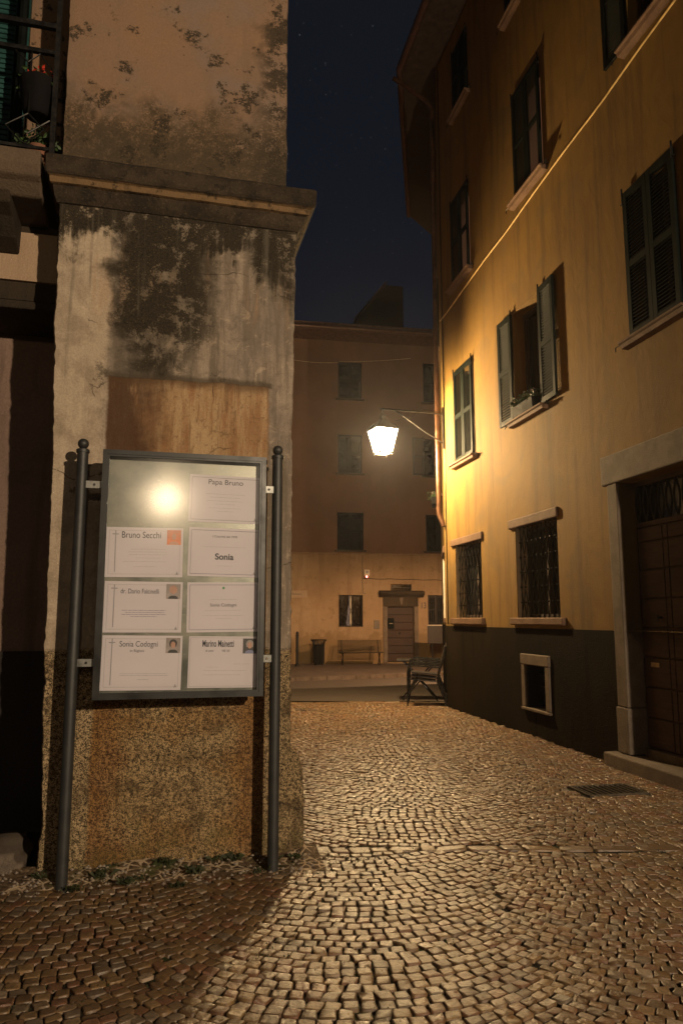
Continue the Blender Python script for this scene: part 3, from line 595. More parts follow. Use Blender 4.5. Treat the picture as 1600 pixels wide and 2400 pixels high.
mk('glass_pane', MB().box(bx0+.036, bx1-.036, OFF+.0075, OFF+.0095, bz0+.036, bz1-.036), M_glass, nb, PF.M)
for px_, py_ in ((228, 1137), (636, 1149), (208, 1553), (630, 1543)):
    z_ = PF.h(px_, py_, -.22)[1]; left = px_ < 400
    a0, a1 = (pl[0]+.026, bx0+.006) if left else (bx1-.006, pl[1]-.026)
    br = MB(); br.box(a0, a1, OFF+.030, OFF+.036, z_-.022, z_+.022)
    b = mk('bracket', br, simple('galvanised_bracket', (.16, .16, .15), .4, .7), nb, PF.M, bevel=.001)
    mk('bolt', MB().tube([((a0+a1)/2, OFF+.024, z_), ((a0+a1)/2, OFF+.030, z_)], .007, 10), M_iron if py_ != 1543 else M_kerb, b, PF.M)
# the notices behind the glass
PY = OFF+.058
def notice(rect, label, build):
    (a, zt), (b, zb) = PF.h(rect[0], rect[1], PY), PF.h(rect[2], rect[3], PY)
    cx, cz = (a+b)/2, (zt+zb)/2; w_, h_ = b-a, zt-zb
    M = PF.shift(cx, PY, cz) @ Matrix.Rotation(R(random.uniform(-.9, .9)), 4, 'Y'); e = empty('notice', M, label, 'notice', 'notices pinned in the glazed board')
    pm = MB(); pm.box(-w_/2, w_/2, -.0006, .0006, -h_/2, h_/2); mk('paper', pm, M_paper, e)
    build(e, M, w_, h_); return e
def strip(mb, x0, x1, z, t, y=-.0012): mb.box(x0, x1, y, y+.0005, z-t/2, z+t/2)
def border(e, M, w_, h_, mrg=.014, t=.0028, mat=M_inkb):
    mb = MB(); a, b = w_/2-mrg, h_/2-mrg; framebars(mb, -a, a, -b, b, t, -.0012, -.0007); mk('border', mb, mat, e, M)
def lines(e, M, rows, mat=M_inkg, t=.0022):
    mb = MB()
    for x0, x1, z in rows:
        x = x0
        while x < x1: L = random.uniform(.010, .035); strip(mb, x, min(x+L, x1), z, t); x += L+.004
    mk('small_print', mb, mat, e, M)
def cross(e, M, w_, h_):
    mb = MB(); x = -w_/2+.055; mb.box(x-.0028, x+.0028, -.0012, -.0007, -h_/2+.03, h_/2-.02); mb.box(x-.018, x-.003, -.0012, -.0007, h_/2-.044, h_/2-.038); mb.box(x+.003, x+.018, -.0012, -.0007, h_/2-.044, h_/2-.038); mk('cross', mb, M_inkg, e, M)
def emblem(e, M, w_, h_):
    mb = MB(); x, z = w_/2-.032, -h_/2+.022; mb.plate([(x-.008, z-.006), (x+.008, z-.006), (x, z+.014)], -.0012, -.0007); mk('emblem', mb, M_inkg, e, M)
def portrait(e, M, w_, h_, bgm, hairm, clothm):
    x1, z1 = w_/2-.012, h_/2-.012; x0, z0 = x1-.082, z1-.088; cx, cz = (x0+x1)/2, (z0+z1)/2
    p = mk('portrait', MB().box(x0, x1, -.0014, -.0008, z0, z1), bgm, e, M)
    mk('hair', MB().plate([(cx+.023*math.cos(R(t)), cz+.012+.024*math.sin(R(t))) for t in range(-30, 211, 20)]+[(cx-.020, cz-.006), (cx+.020, cz-.006)], -.0018, -.0014), hairm, p, M)
    mk('face', MB().plate([(cx+.0135*math.cos(R(t)), cz+.004+.019*math.sin(R(t))) for t in range(0, 360, 24)], -.0022, -.0018), M_photo['skin'], p, M)
    mk('shoulders', MB().plate([(cx-.03, z0+.001), (cx+.03, z0+.001), (cx+.024, z0+.014), (cx+.010, z0+.020), (cx-.010, z0+.020), (cx-.024, z0+.014)], -.0019, -.0014), clothm, p, M)
def n1(e, M, w_, h_): border(e, M, w_, h_, mat=M_inkg); textmesh('heading', 'Papa Bruno', .046, M_ink, e, M, .0, -.001, h_/2-.042); lines(e, M, [(-.12, .12, .03), (-.09, .09, .01), (-.11, .11, -.012), (-.06, .06, -.032), (-.10, .10, -.056), (-.05, .05, -.076)], M_inkg, .0015); emblem(e, M, w_, h_)
def n2(e, M, w_, h_): border(e, M, w_, h_); textmesh('heading', 'I Coscritti del 1970', .019, M_ink, e, M, 0, -.001, h_/2-.052, sx=1.0); textmesh('name', 'Sonia', .052, M_ink, e, M, 0, -.001, -.028, bold=.0012); lines(e, M, [(-.13, .13, .032), (-.05, .05, -.082)], M_inkg, .0014); emblem(e, M, w_, h_)
def n3(e, M, w_, h_): border(e, M, w_, h_); textmesh('heading', 'Sonia Codogni', .027, M_ink, e, M, 0, -.001, .012); lines(e, M, [(-.08, .08, .045), (-.11, .11, -.02), (-.12, .12, -.05), (-.05, .05, -.068)], M_inkg, .0014); mk('green_emblem', MB().plate([(.008*math.cos(R(t)), h_/2-.034+.008*math.sin(R(t))) for t in range(0, 360, 40)], -.0012, -.0007), M_photo['g'], e, M); emblem(e, M, w_, h_)
def n4(e, M, w_, h_): textmesh('heading', 'Marino Mainetti', .056, M_ink, e, M, -.035, -.001, h_/2-.044, sx=.52, bold=.0008); textmesh('subheading', 'di anni', .018, M_ink, e, M, -.085, -.001, h_/2-.085); textmesh('subheading', 'VIE 50', .018, M_ink, e, M, .01, -.001, h_/2-.085); border(e, M, w_, h_, .008, .0015, M_inkg); lines(e, M, [(.06, .15, -.012), (-.1, -.03, -.03), (-.12, .14, -.05), (-.12, .10, -.075)], M_inkg, .0014); portrait(e, M, w_, h_, M_photo['k'], M_photo['b'], M_photo['blue'])
def n5(e, M, w_, h_): border(e, M, w_, h_, .018, .0014, M_inkg); cross(e, M, w_, h_); textmesh('heading', 'Bruno Secchi', .055, M_ink, e, M, -.020, -.001, h_/2-.046, sx=.78); lines(e, M, [(-.08, .12, .018), (-.09, .13, .002), (-.09, .13, -.014), (-.05, .09, -.034), (-.12, .13, -.055), (-.06, .07, -.085)], M_inkg, .0014); portrait(e, M, w_, h_, M_photo['o'], M_photo['o'], M_photo['skin']); emblem(e, M, w_, h_)
def n6(e, M, w_, h_): border(e, M, w_, h_, .018, .0014, M_inkg); cross(e, M, w_, h_); textmesh('heading', 'dr. Dario Falcinelli', .040, M_ink, e, M, -.022, -.001, h_/2-.058, sx=.74); lines(e, M, [(-.12, .13, -.020), (-.10, .12, -.032), (-.12, .13, -.044), (-.07, .08, -.056)], M_inkb, .003); portrait(e, M, w_, h_, M_photo['b'], M_photo['skin'], M_photo['k']); emblem(e, M, w_, h_)
def n7(e, M, w_, h_): border(e, M, w_, h_, .018, .0014, M_inkg); cross(e, M, w_, h_); textmesh('heading', 'Sonia Codogni', .046, M_ink, e, M, -.022, -.001, h_/2-.050, sx=.80); textmesh('subheading', 'in Righini', .022, M_ink, e, M, -.030, -.001, h_/2-.088); lines(e, M, [(-.12, .15, -.062), (-.12, .15, -.072), (-.02, .04, -.095)], M_inkg, .002); portrait(e, M, w_, h_, M_photo['b'], M_photo['k'], M_photo['k']); emblem(e, M, w_, h_)
notice((445, 1112, 610, 1228), 'white bordered notice at the top of the right column under the glare', n1)
notice((443, 1236, 608, 1353), 'bordered notice with one large bold word, second from top in the right column', n2)
notice((440, 1364, 606, 1481), 'bordered notice with a small green emblem, third in the right column', n3)
notice((443, 1492, 604, 1610), 'notice with tall narrow heading and photo, bottom of the right column', n4)
notice((250, 1234, 427, 1354), 'notice with a cross and an orange photo, top of the left column', n5)
notice((246, 1362, 425, 1482), 'notice with a cross and a bald man photo, middle of the left column', n6)
notice((240, 1490, 424, 1616), 'notice with a cross and a dark-haired woman photo, bottom of the left column', n7)

# ================================================================== YELLOW BUILDING
yb = empty('yellow_building', YF.M, 'tall ochre yellow house with dark plinth, shuttered windows and stone door frame on the right', 'building')
UC = YF.h(1046, 1467)[0]      # far corner
UN = 5.2                      # near end, out of the picture
ZT = 11.7
def wall_holes(mb, u0, u1, z0, z1, holes, depth, y=0, sub=None):
    us = sorted(set([u0, u1]+[h[i] for h in holes for i in (0, 1) if u0 < h[i] < u1])); zs = sorted(set([z0, z1]+[h[i] for h in holes for i in (2, 3) if z0 < h[i] < z1]))
    idx = {}
    def v(a, b):
        k = (a, b)
        if k not in idx: idx[k] = len(mb.v); mb.v.append((a, y, b))
        return idx[k]
    for a, b in zip(us, us[1:]):
        for c, d in zip(zs, zs[1:]):
            cu, cz = (a+b)/2, (c+d)/2
            if any(h[0] < cu < h[1] and h[2] < cz < h[3] for h in holes): continue
            mb.f.append((v(a, c), v(b, c), v(b, d), v(a, d)))
    for h in holes:
        a, b, c, d = h[:4]; c = max(c, z0); d = min(d, z1)
        p = [(a, y, c), (b, y, c), (b, y, d), (a, y, d)]; q = [(x_, y+depth, z_) for x_, _, z_ in p]
        bse = len(mb.v); mb.v += p+q
        for i in range(4): mb.f.append((bse+i, bse+(i+1) % 4, bse+4+(i+1) % 4, bse+4+i))
def rect(pts, F, off=0):      # four pixels tl,tr,br,bl -> u0,u1,z0,z1
    q = [F.h(*p, off) for p in pts]; return ((q[0][0]+q[3][0])/2, (q[1][0]+q[2][0])/2, (q[2][1]+q[3][1])/2, (q[0][1]+q[1][1])/2)

yw = {'g_near': (-2.24, -1.07, 1.465, 2.655), 'g_far': (-4.56, -3.45, 1.465, 2.63), 'cellar': (-2.02, -1.46, .34, .87),
 'w1': (-4.40, -3.60, 3.98, 5.54), 'w2': (-2.10, -1.27, 4.10, 5.62), 'w3': (.66, 1.46, 4.22, 5.77), 'w4': (-1.84, -1.04, 7.15, 8.72),
 'w5': (-4.37, -3.58, 7.04, 8.56), 'w6': (-4.15, -3.49, 10.06, 11.25), 'w7': (-1.95, -1.12, 10.02, 11.3), 'w8': (.88, 1.66, 7.30, 8.85), 'w9': (3.2, 4.0, 4.22, 5.77)}
DU0, DU1, DZ = .27, 2.35, 2.83
doorh = (DU0, DU1, .13, DZ)
up = MB(); wall_holes(up, UC, UN, 1.33, ZT, [v for k, v in yw.items() if k != 'cellar']+[doorh], .24)
# second face of the house, turning the far corner, plus hidden sides
C0 = YF.P+YF.u*UC; E0 = Vector((2.53, 18.9)); ang2 = math.degrees(math.atan2(C0.y-E0.y, C0.x-E0.x)); F2 = Frame(E0.x, E0.y, ang2); L2 = (C0-E0).length
w_main = mk('wall', up, M_yel, yb)
f2w = MB(); h2 = {'g': (L2-2.0, L2-.9, 1.465, 2.63), 'm': (L2-3.0, L2-2.15, 3.98, 5.54), 'm2': (L2-3.0, L2-2.15, 7.04, 8.56), 'f': (.9, 1.8, 3.98, 5.54)}
wall_holes(f2w, 0, L2-.001, 1.33, ZT, list(h2.values()), .24); mk('wall', f2w, M_yel, yb, F2.M)
pw_ = MB(); wall_holes(pw_, UC, DU0, -.15, 1.325, [yw['cellar']], .30, -.012); pw_.box(UC, DU0, -.012, .0, 1.325, 1.329)
wall_holes(pw_, DU1, UN, -.15, 1.325, [], .1, -.012); mk('plinth', pw_, M_plinth, yb)
p2 = MB(); wall_holes(p2, -.0, L2-.0, -.4, 1.325, [], .1, -.012); mk('plinth', p2, M_plinth, yb, F2.M)
def worldmesh(name, pts, fs, mat, par):
    mb = MB(); mb.add(pts, fs); return mk(name, mb, mat, par, Matrix())
N0 = YF.P+YF.u*UN; N1 = N0+YF.n*9; B1 = E0+Vector((9, 1.5))
worldmesh('rear_walls', [(*N0, -.3), (*N1, -.3), (*N1, ZT), (*N0, ZT), (*B1, -.3), (*B1, ZT), (*E0, -.5), (*E0, ZT)], [(0, 1, 2, 3), (1, 4, 5, 2), (4, 6, 7, 5)], M_yel, yb)
# eave: soffit boards, gutter edge and roof
ov = .62
def offs(P, F, d): return P-F.n*d
def inter(p, d, q, e):
    den = d.x*e.y-d.y*e.x; t = ((q.x-p.x)*e.y-(q.y-p.y)*e.x)/den; return p+d*t
def eave_pts(d):
    a = N0-YF.n*d; c = inter(N0-YF.n*d, YF.u, E0-F2.n*d, F2.u); b = E0-F2.n*d+F2.u*(1.1 if d > 0 else 0); return a, c, b
a1, c1_, b1_ = eave_pts(ov); a0, c0_, b0_ = eave_pts(-.05); b0_ = E0-F2.u*.25+F2.n*.05
z_ = ZT
worldmesh('soffit', [(*a0, z_-.012), (*c0_, z_-.012), (*b0_, z_-.012), (*a1, z_-.06), (*c1_, z_-.06), (*b1_, z_-.06), (*a0, z_+.05), (*c0_, z_+.05), (*b0_, z_+.05), (*a1, z_+.0), (*c1_, z_+.0), (*b1_, z_+.0)],
          [(0, 1, 4, 3), (1, 2, 5, 4), (6, 9, 10, 7), (7, 10, 11, 8), (3, 4, 10, 9), (4, 5, 11, 10), (2, 8, 11, 5)], M_eave, yb)
gt = MB(); aa, cc, bb_ = eave_pts(ov+.05); gt.tube([(*aa, z_+.0), (*cc, z_+.0), (*bb_, z_+.0)], .07, 10); mk('gutter', gt, M_eave_edge, yb, Matrix(), smooth=True)
rf = MB(); a2, c2_, b2_ = eave_pts(ov+.02); ridge = [(9, 4, 15), (9, 16, 15)]
rf.add([(*a2, z_+.02), (*c2_, z_+.02), (*b2_, z_+.02), (8.6, 4, 14.6), (7.5, 17.5, 14.6)], [(0, 1, 4, 3), (1, 2, 4)]); mk('roof', rf, M_tile, yb, Matrix())
bt = MB()
for k in range(26):      # rafters under the soffit
    t = k/25; p = a1.lerp(c1_, t); q = p+YF.n*(ov-.02); r_ = YF.u*.04
    zt1, zt0 = z_-.062, z_-.016
    bt.quad8([(*(p-r_), zt1-.07), (*(p+r_), zt1-.07), (*(q-r_), zt0-.09), (*(q+r_), zt0-.09), (*(p-r_), zt1-.001), (*(p+r_), zt1-.001), (*(q-r_), zt0-.001), (*(q+r_), zt0-.001)])
# ---- shutters
def leaf(mb, w_, h_, tilt=38, nsl=None):     # leaf in its own plane: x 0..w, z 0..h, y -t..0
    t = .032; st_ = .06; rails = (.0, .07), (h_*.47, h_*.47+.07), (h_-.07, h_)
    mb.box(0, st_, -t, 0, 0, h_); mb.box(w_-st_, w_, -t, 0, 0, h_)
    for a, b in rails: mb.box(st_+.0005, w_-st_-.0005, -t+.001, -.001, a, b)
    for (a, b) in ((.07, h_*.47), (h_*.47+.07, h_-.07)):
        n_ = max(3, int((b-a)/.036)); 
        for k in range(n_):
            z = a+(k+.5)*(b-a)/n_; dz = .0065
            mb.quad8([(st_+.001, -t+.003, z-dz-.003), (w_-st_-.001, -t+.003, z-dz-.003), (st_+.001, -.004, z+dz-.003), (w_-st_-.001, -.004, z+dz-.003),
                      (st_+.001, -t+.003, z-dz+.003), (w_-st_-.001, -t+.003, z-dz+.003), (st_+.001, -.004, z+dz+.003), (w_-st_-.001, -.004, z+dz+.003)])
    return mb
def add_leaf(win, F, hinge_u, z0, w_, h_, angle, side, mat, y=-.006):
    """side +1: leaf extends to +x from a left hinge, -1: from a right hinge; angle = opening in degrees"""
    mb = leaf(MB(), w_, h_)
    if side < 0: mb.v = [(-x, yy, z) for x, yy, z in mb.v]
    M = F.shift(hinge_u, y, z0) @ Matrix.Rotation(R(-angle if side > 0 else angle), 4, 'Z')
    o = mk('shutter', mb, mat, win, M)
    hg = MB()
    for hz in (.12, h_-.12): hg.tube([(0, -.02, hz-.035), (0, -.02, hz+.035)], .010, 8); hg.box(0 if side > 0 else -.09, .09 if side > 0 else 0, -.036, -.0325, hz-.012, hz+.012)
    return o
def stone_sill(win, F, h, proj=.11, th=.075, ext=.10, mat=M_stonered, prof=True):
    sm = MB(); a, b, z = h[0]-ext, h[1]+ext, h[2]
    sm.prism([(.12, z), (-proj, z-.006), (-proj-.004, z-.03), (-proj+.022, z-.038), (-proj+.034, z-th), (-.0, z-th-.008), (.12, z-th)], a, b); return mk('sill', sm, mat, win, F.M, bevel=.004)
def hooks(win, F, h):
    for s_ in (-1, 1):
        u = h[0]-.16 if s_ < 0 else h[1]+.16; z = h[2]-.02
        mk('shutter_hook', MB().tube([(u-s_*.02, .01, z), (u-s_*.02, -.06, z), (u+s_*.05, -.065, z), (u+s_*.055, -.065, z-.045)], .006, 6), M_iron, win, F.M)
        u = h[0]-.005 if s_ < 0 else h[1]+.005; pn = MB(); pn.tube([(u, -.03, h[3]-.12), (u, -.035, h[3]+.06)], .010, 6); pn.tube([(u, -.03, h[3]-.10), (u-.0+s_*.035, -.03, h[3]-.10)], .008, 6)
        mk('hinge_pin', pn, M_iron, win, F.M)
def pane(win, F, h, d=.20, curtain=None):
    f = MB(); t = .045; a, b, c, e = h
    f.box(a, a+t, d-.03, d+.02, c, e); f.box(b-t, b, d-.03, d+.02, c, e); f.box(a+t, b-t, d-.03, d+.02, c, c+t); f.box(a+t, b-t, d-.03, d+.02, e-t, e); m = (a+b)/2; f.box(m-.03, m+.03, d-.03, d+.02, c+t, e-t)
    mk('window_frame', f, M_eave, win, F.M); mk('pane', MB().box(a+.01, b-.01, d+.021, d+.026, c+.01, e-.01), M_darkglass, win, F.M)
def window_part(parent, name='window', label=None, F=None): 
    o = bpy.data.objects.new(name, None); col.objects.link(o); o.parent = parent; o.matrix_local = MW[parent.name].inverted() @ F.M; MW[o.name] = F.M.copy(); o.empty_display_size = .1
    if label: o['label'] = label
    return o
def shutter_window(F, h, label=None, a1=0, a2=0, mat=M_green, parent=None):
    y1 = -.046 if a1 else -.006; y2 = -.046 if a2 else -.006
    wnd = window_part(parent or yb, 'window', label, F); w_ = (h[1]-h[0])/2-.003
    pane(wnd, F, h); add_leaf(wnd, F, h[0], h[2]+.004, w_, h[3]-h[2]-.004, a1, 1, mat, y1); add_leaf(wnd, F, h[1], h[2]+.004, w_, h[3]-h[2]-.004, a2, -1, mat, y2)
    stone_sill(wnd, F, h); hooks(wnd, F, h); return wnd
M_lit = glow('dim_lit_curtain', (1, .42, .20), .15)
for k_ in ('w1', 'w3', 'w4', 'w5', 'w6', 'w7', 'w9'):
    wq = shutter_window(YF, yw[k_])
    if k_ in ('w4', 'w5'):
        wq['label'] = 'closed shutters with room light showing through the slats'; h = yw[k_]; mk('lit_curtain', MB().box(h[0]+.05, h[1]-.05, .150, .155, h[2]+.05, h[3]-.05), M_lit, wq, YF.M)
shutter_window(YF, yw['w2'], 'open window with green shutters folded out and plants on the sill', 178, 178)
shutter_window(YF, yw['w8'], 'open shutters at the top right', 178, 178, M_greend)
for k_, a_, b_ in (('m', 174, 172), ('m2', 0, 0), ('f', 174, 174)): shutter_window(F2, h2[k_], None, a_, b_)
# ---- ground windows with expanding diamond grilles
def grille(win, F, h, nb, y=.05, mat=M_iron, r=.0065, periods=3):
    g = MB(); a, b, c, d = h; sp_ = (b-a)/nb; lev = periods*2; L = (d-c)/lev
    for i in range(nb+1):
        for s_ in (0, 1):
            pts = []
            for k in range(lev*3+1):
                ph = k/3.0; amp = .5*sp_*(1-abs((ph % 2)-1)); x = a+i*sp_+(amp if s_ == 0 else -amp)
                pts.append((min(b-.006, max(a+.006, x)), y+s_*.007, c+(d-c)*k/(lev*3)))
            g.tube(pts, r, 5)
        for k in range(lev+1): g.tube([(min(b-.01, max(a+.01, a+i*sp_)), y-.012, c+(d-c)*k/lev), (min(b-.01, max(a+.01, a+i*sp_)), y+.016, c+(d-c)*k/lev)], .011, 6)
    return mk('grille', g, mat, win, F.M, smooth=True)
def lintel(win, F, u0, u1, z0, z1, y=-.035, mat=M_stonered):
    l = MB(); n_ = 10
    for i in range(n_):
        a = u0+(u1-u0)*i/n_; b = u0+(u1-u0)*(i+1)/n_
    bm = bmesh.new(); bmesh.ops.create_grid(bm, x_segments=1, y_segments=1, size=.5); bm.free()
    l.box(u0, u1, y, .05, z0, z1); o = mk('lintel' if z0 > 2 else 'sill', l, mat, win, F.M, bevel=.014); return o
for k_, nb_, lu, su in (('g_near', 9, (-2.40, -1.02, 2.655, 2.775), (-2.38, -.93, 1.37, 1.462)), ('g_far', 8, (-4.72, -3.36, 2.63, 2.745), (-4.72, -3.36, 1.36, 1.462))):
    wnd = window_part(yb, 'window', None, YF); h = yw[k_]; pane(wnd, YF, h, .19); grille(wnd, YF, (h[0]+.02, h[1]-.02, h[2], h[3]), nb_); lintel(wnd, YF, *lu); lintel(wnd, YF, *su, y=-.06)
    rv = MB(); rv.box(h[0]+.0005, h[0]+.004, .012, .16, h[2], h[3]); mk('reveal', rv, M_white, wnd, YF.M)
wnd = window_part(yb, 'window', None, F2); h = h2['g']; pane(wnd, F2, h, .20); mk('reveal', MB().box(h[1]-.004, h[1]-.0005, .004, .2, h[2], h[3]), M_white, wnd, F2.M); mk('reveal', MB().box(h[0]+.0005, h[0]+.004, -.02, .2, h[2], h[3]), M_white, wnd, F2.M); lintel(wnd, F2, h[0]-.15, h[1]+.15, 2.635, 2.76); lintel(wnd, F2, h[0]-.1, h[1]+.1, 1.37, 1.462)
# cellar window: stone surround, bars
h = yw['cellar']; wnd = window_part(yb, 'window', 'small barred cellar window with a granite surround', YF)
sf = MB(); sf.box(h[0]-.11, h[1]+.11, -.045, .02, h[3], h[3]+.135); mk('lintel', sf, M_stone, wnd, YF.M, bevel=.012)
for a, b in ((h[0]-.10, h[0]), (h[1], h[1]+.10)): mk('jamb', MB().box(a, b, -.040, .02, h[2], h[3]-.001), M_stone, wnd, YF.M, bevel=.01)
mk('sill', MB().box(h[0]-.10, h[1]+.11, -.055, .02, h[2]-.035, h[2]-.001), M_stone, wnd, YF.M, bevel=.008)
g = MB()
for k in range(3): z = h[2]+.1+k*.15; g.tube([(h[0], .16, z), (h[1], .16, z+.01)], .010, 6)
for k in range(3): x = h[0]+.14*(k+1); g.tube([(x, .18, h[2]), (x, .18, h[3])], .010, 6)
mk('bars', g, M_iron, wnd, YF.M); mk('pane', MB().box(h[0], h[1], .285, .295, h[2], h[3]), M_darkglass, wnd, YF.M)
# ---- big door on the right
dw_ = window_part(yb, 'door', 'weathered panelled wooden double door in a granite frame', YF)
for a, b in ((.09, DU0), (DU1, DU1+.18)):
    mk('jamb', MB().box(a, b, -.030, .26, .58, DZ), M_stone, dw_, YF.M, bevel=.012); mk('jamb_base', MB().box(a-.012, b+(.01 if a < 1 else .01), -.042, .26, .135, .577), M_stone, dw_, YF.M, bevel=.010)
mk('lintel', MB().box(.0, DU1+.26, -.040, .26, DZ+.002, DZ+.31), M_stone, dw_, YF.M, bevel=.014)
st_ = MB(); st_.box(-.02, DU1+.3, -.15, .12, -.05, .128); mk('threshold', st_, M_stone, dw_, YF.M, bevel=.015); mk('inner_step', MB().box(DU0, DU1, .125, .30, .05, .20), M_stone, dw_, YF.M, bevel=.006)
mid_ = (DU0+DU1)/2
for side, (a, b) in enumerate(((DU0+.012, mid_-.004), (mid_+.004, DU1-.012))):
    lf = MB(); lf.box(a, b, .185, .215, .205, 2.36)
    zs_ = [.215, .50, .79, 1.075, 1.36, 1.645, 1.93, 2.21, 2.355]
    us_ = [a+.01, a+.42, a+.50, b-.01] if side == 0 else [a+.01, a+.5, b-.01]
    for c, d in zip(zs_, zs_[1:]):
        for e_, f_2 in zip(us_, us_[1:]): lf.box(e_+.006, f_2-.006, .160, .1848, c+.008, d-.008)
    mk('door_leaf', lf, M_door, dw_, YF.M, bevel=.006)
mk('letter_slot', MB().box(.415, .545, .150, .1595, .985, 1.03), simple('brass_plate', (.42, .30, .17), .45, .5), dw_, YF.M, bevel=.004)
kb = MB(); kb.tube([(.62, .16, 1.46), (.62, .12, 1.46)], .012, 10); kb.tube([(.62, .118, 1.43), (.62, .112, 1.49)], .010, 8); mk('handle', kb, M_iron, dw_, YF.M)
tb = MB(); tb.box(DU0, DU1, .17, .22, 2.362, 2.41); tb.box(DU0, DU1, .17, .22, DZ-.05, DZ); mk('transom_bar', tb, M_door, dw_, YF.M)
tg = MB(); nbx = 17
for i in range(nbx):
    x0 = DU0+.05+i*(DU1-DU0-.1)/(nbx-1)
    for s_ in (-1, 1): tg.tube([(x0+s_*.045*math.sin(math.pi*k/10), .178, 2.415+.36*k/10) for k in range(11)], .009, 5)
mk('transom_grille', tg, M_iron, dw_, YF.M, smooth=True); mk('transom_pane', MB().box(DU0, DU1, .225, .23, 2.41, DZ-.05), M_darkglass, dw_, YF.M)
# ---- drainpipe at the corner, dark line, wall cable
dp = MB(); pp_ = C0-YF.u*.03-F2.n*.085-YF.n*.0; pxy = (pp_.x, pp_.y)
dp.tube([(*(pp_-F2.n*.7), 11.62), (*(pp_-F2.n*.55), 11.5), (*(pp_-F2.n*.10), 11.1), (*pp_, 10.9), (*pp_, 3.25), (*(pp_+YF.u*.03+F2.n*.035), 3.12), (*(pp_+YF.u*.05+F2.n*.06), 3.02)], .043, 14); pipe = mk('drainpipe', dp, M_copper, yb, Matrix(), smooth=True)
for z in (3.35, 4.55, 6.6, 8.8): mk('pipe_clamp', MB().tube([(*pp_, z-.014), (*pp_, z+.014)], .051, 14), M_copper, pipe, Matrix())
cbm = MB(); cbm.tube([(UC+.12, -.012, 11.6), (UC+.12, -.014, 6.6), (UC+.115, -.014, 1.36)], .009, 6); mk('dark_line', cbm, M_iron, yb, YF.M)  # thin dark tube down the wall right of the drainpipe
cb2 = MB(); cb2.tube([(UC+.02+(UN-UC)*k/30, -.016+.003*math.sin(k*1.7), 6.72+(.062)*((UN-UC)*k/30)-.01*math.sin(k*.9)) for k in range(31)], .011, 6); mk('wall_cable', cb2, simple('pale_cable_sheath', (.62, .42, .15), .5), yb, YF.M)
# ---- plants on the open window's sill, pots round the corner
def flowers(name, M, label, cat, w_, red=False, seed=1):
    e = empty(name, M, label, cat); mk('planter', MB().quad8([(-w_/2+.02, -.07, 0), (w_/2-.02, -.07, 0), (-w_/2+.02, .06, 0), (w_/2-.02, .06, 0), (-w_/2, -.09, .14), (w_/2, -.09, .14), (-w_/2, .08, .14), (w_/2, .08, .14)]), M_potblack, e, bevel=.008)
    f = MB()
    for k in range(5): f.leafcloud((-w_/2+w_*(k+.5)/5, -.02, .19), (.09, .09, .07), 60, .05, seed+k)
    mk('foliage', f, M_leaf, e, fixn=False)
    g = MB()
    for k in range(4): g.leafcloud((-w_/2+w_*(k+.6)/4, -.04, .23), (.06, .06, .03), 14, .028, seed+20+k)
    mk('blossoms', g, M_red if red else M_pale, e, fixn=False); return e
flowers('window_box', YF.shift(-1.70, -.02, 4.105), 'dark window box with leafy plants on the sill of the open yellow house window', 'window box', .62, False, 31)
flowers('window_box', F2.shift(L2-2.55, -.14, 3.76), 'window box hanging under the shuttered window just round the yellow house corner', 'window box', .7, False, 61)

# ================================================================== LANTERN
LX, LY, LZ = .70, 12.30, 4.15
wl = empty('wall_lantern', Matrix.Translation((LX, LY, LZ)) @ Matrix.Rotation(R(24), 4, 'Z'), 'lit four-sided street lantern hung from an iron bracket at the yellow house corner', 'lantern')
I_ = Matrix(); b0, b1 = .112, .195; zb, zt = .06, .46
fm = MB()
for sx_ in (-1, 1):
    for sy_ in (-1, 1): fm.tube([(sx_*b0, sy_*b0, zb), (sx_*b1, sy_*b1, zt)], .011, 6)
for zz, bb2 in ((zb, b0), (zt, b1)):
    for s_ in (-1, 1): fm.box(-bb2-.012, bb2+.012, s_*bb2-.011, s_*bb2+.011, zz-.012, zz+.012); fm.box(s_*bb2-.0105, s_*bb2+.0105, -bb2+.013, bb2-.013, zz-.0115, zz+.0115)
mk('lantern_frame', fm, M_iron, wl)
hd = MB(); hd.lathe((0, 0, 0), [(.285, zt+.005), (.30, zt+.02), (.18, zt+.10), (.10, zt+.15), (.055, zt+.19), (.055, zt+.24), (.02, zt+.28), (.018, zt+.36)], 4)
hm = [(math.cos(R(45))*x-math.sin(R(45))*y, math.sin(R(45))*x+math.cos(R(45))*y, z) for x, y, z in hd.v]; hd.v = hm; mk('hood', hd, simple('lantern_hood_metal', (.10, .10, .10), .5, .4), wl, bevel=.004)
sg = S('lit_lantern_glass'); tr = sg.n('ShaderNodeBsdfTransparent'); tr.inputs[0].default_value = (.9, .9, .9, 1); em = sg.n('ShaderNodeEmission'); em.inputs[0].default_value = (1, .86, .66, 1); em.inputs[1].default_value = 30; ad_ = sg.n('ShaderNodeAddShader'); sg.l(tr.outputs[0], ad_.inputs[0]); sg.l(em.outputs[0], ad_.inputs[1]); sg.l(ad_.outputs[0], sg.o.inputs[0])
for k in range(4):
    M_ = MW[wl.name] @ Matrix.Rotation(R(90*k), 4, 'Z'); p = MB(); p.add([(-b0+.012, -b0, zb+.012), (b0-.012, -b0, zb+.012), (b1-.014, -b1, zt-.013), (-b1+.014, -b1, zt-.013)], [(0, 1, 2, 3)]); mk('glass_panel', p, sg.m, wl, M_)
p = MB(); p.add([(-b0+.013, -b0+.013, zb), (b0-.013, -b0+.013, zb), (b0-.013, b0-.013, zb), (-b0+.013, b0-.013, zb)], [(0, 1, 2, 3)]); mk('bottom_glass', p, sg.m, wl)
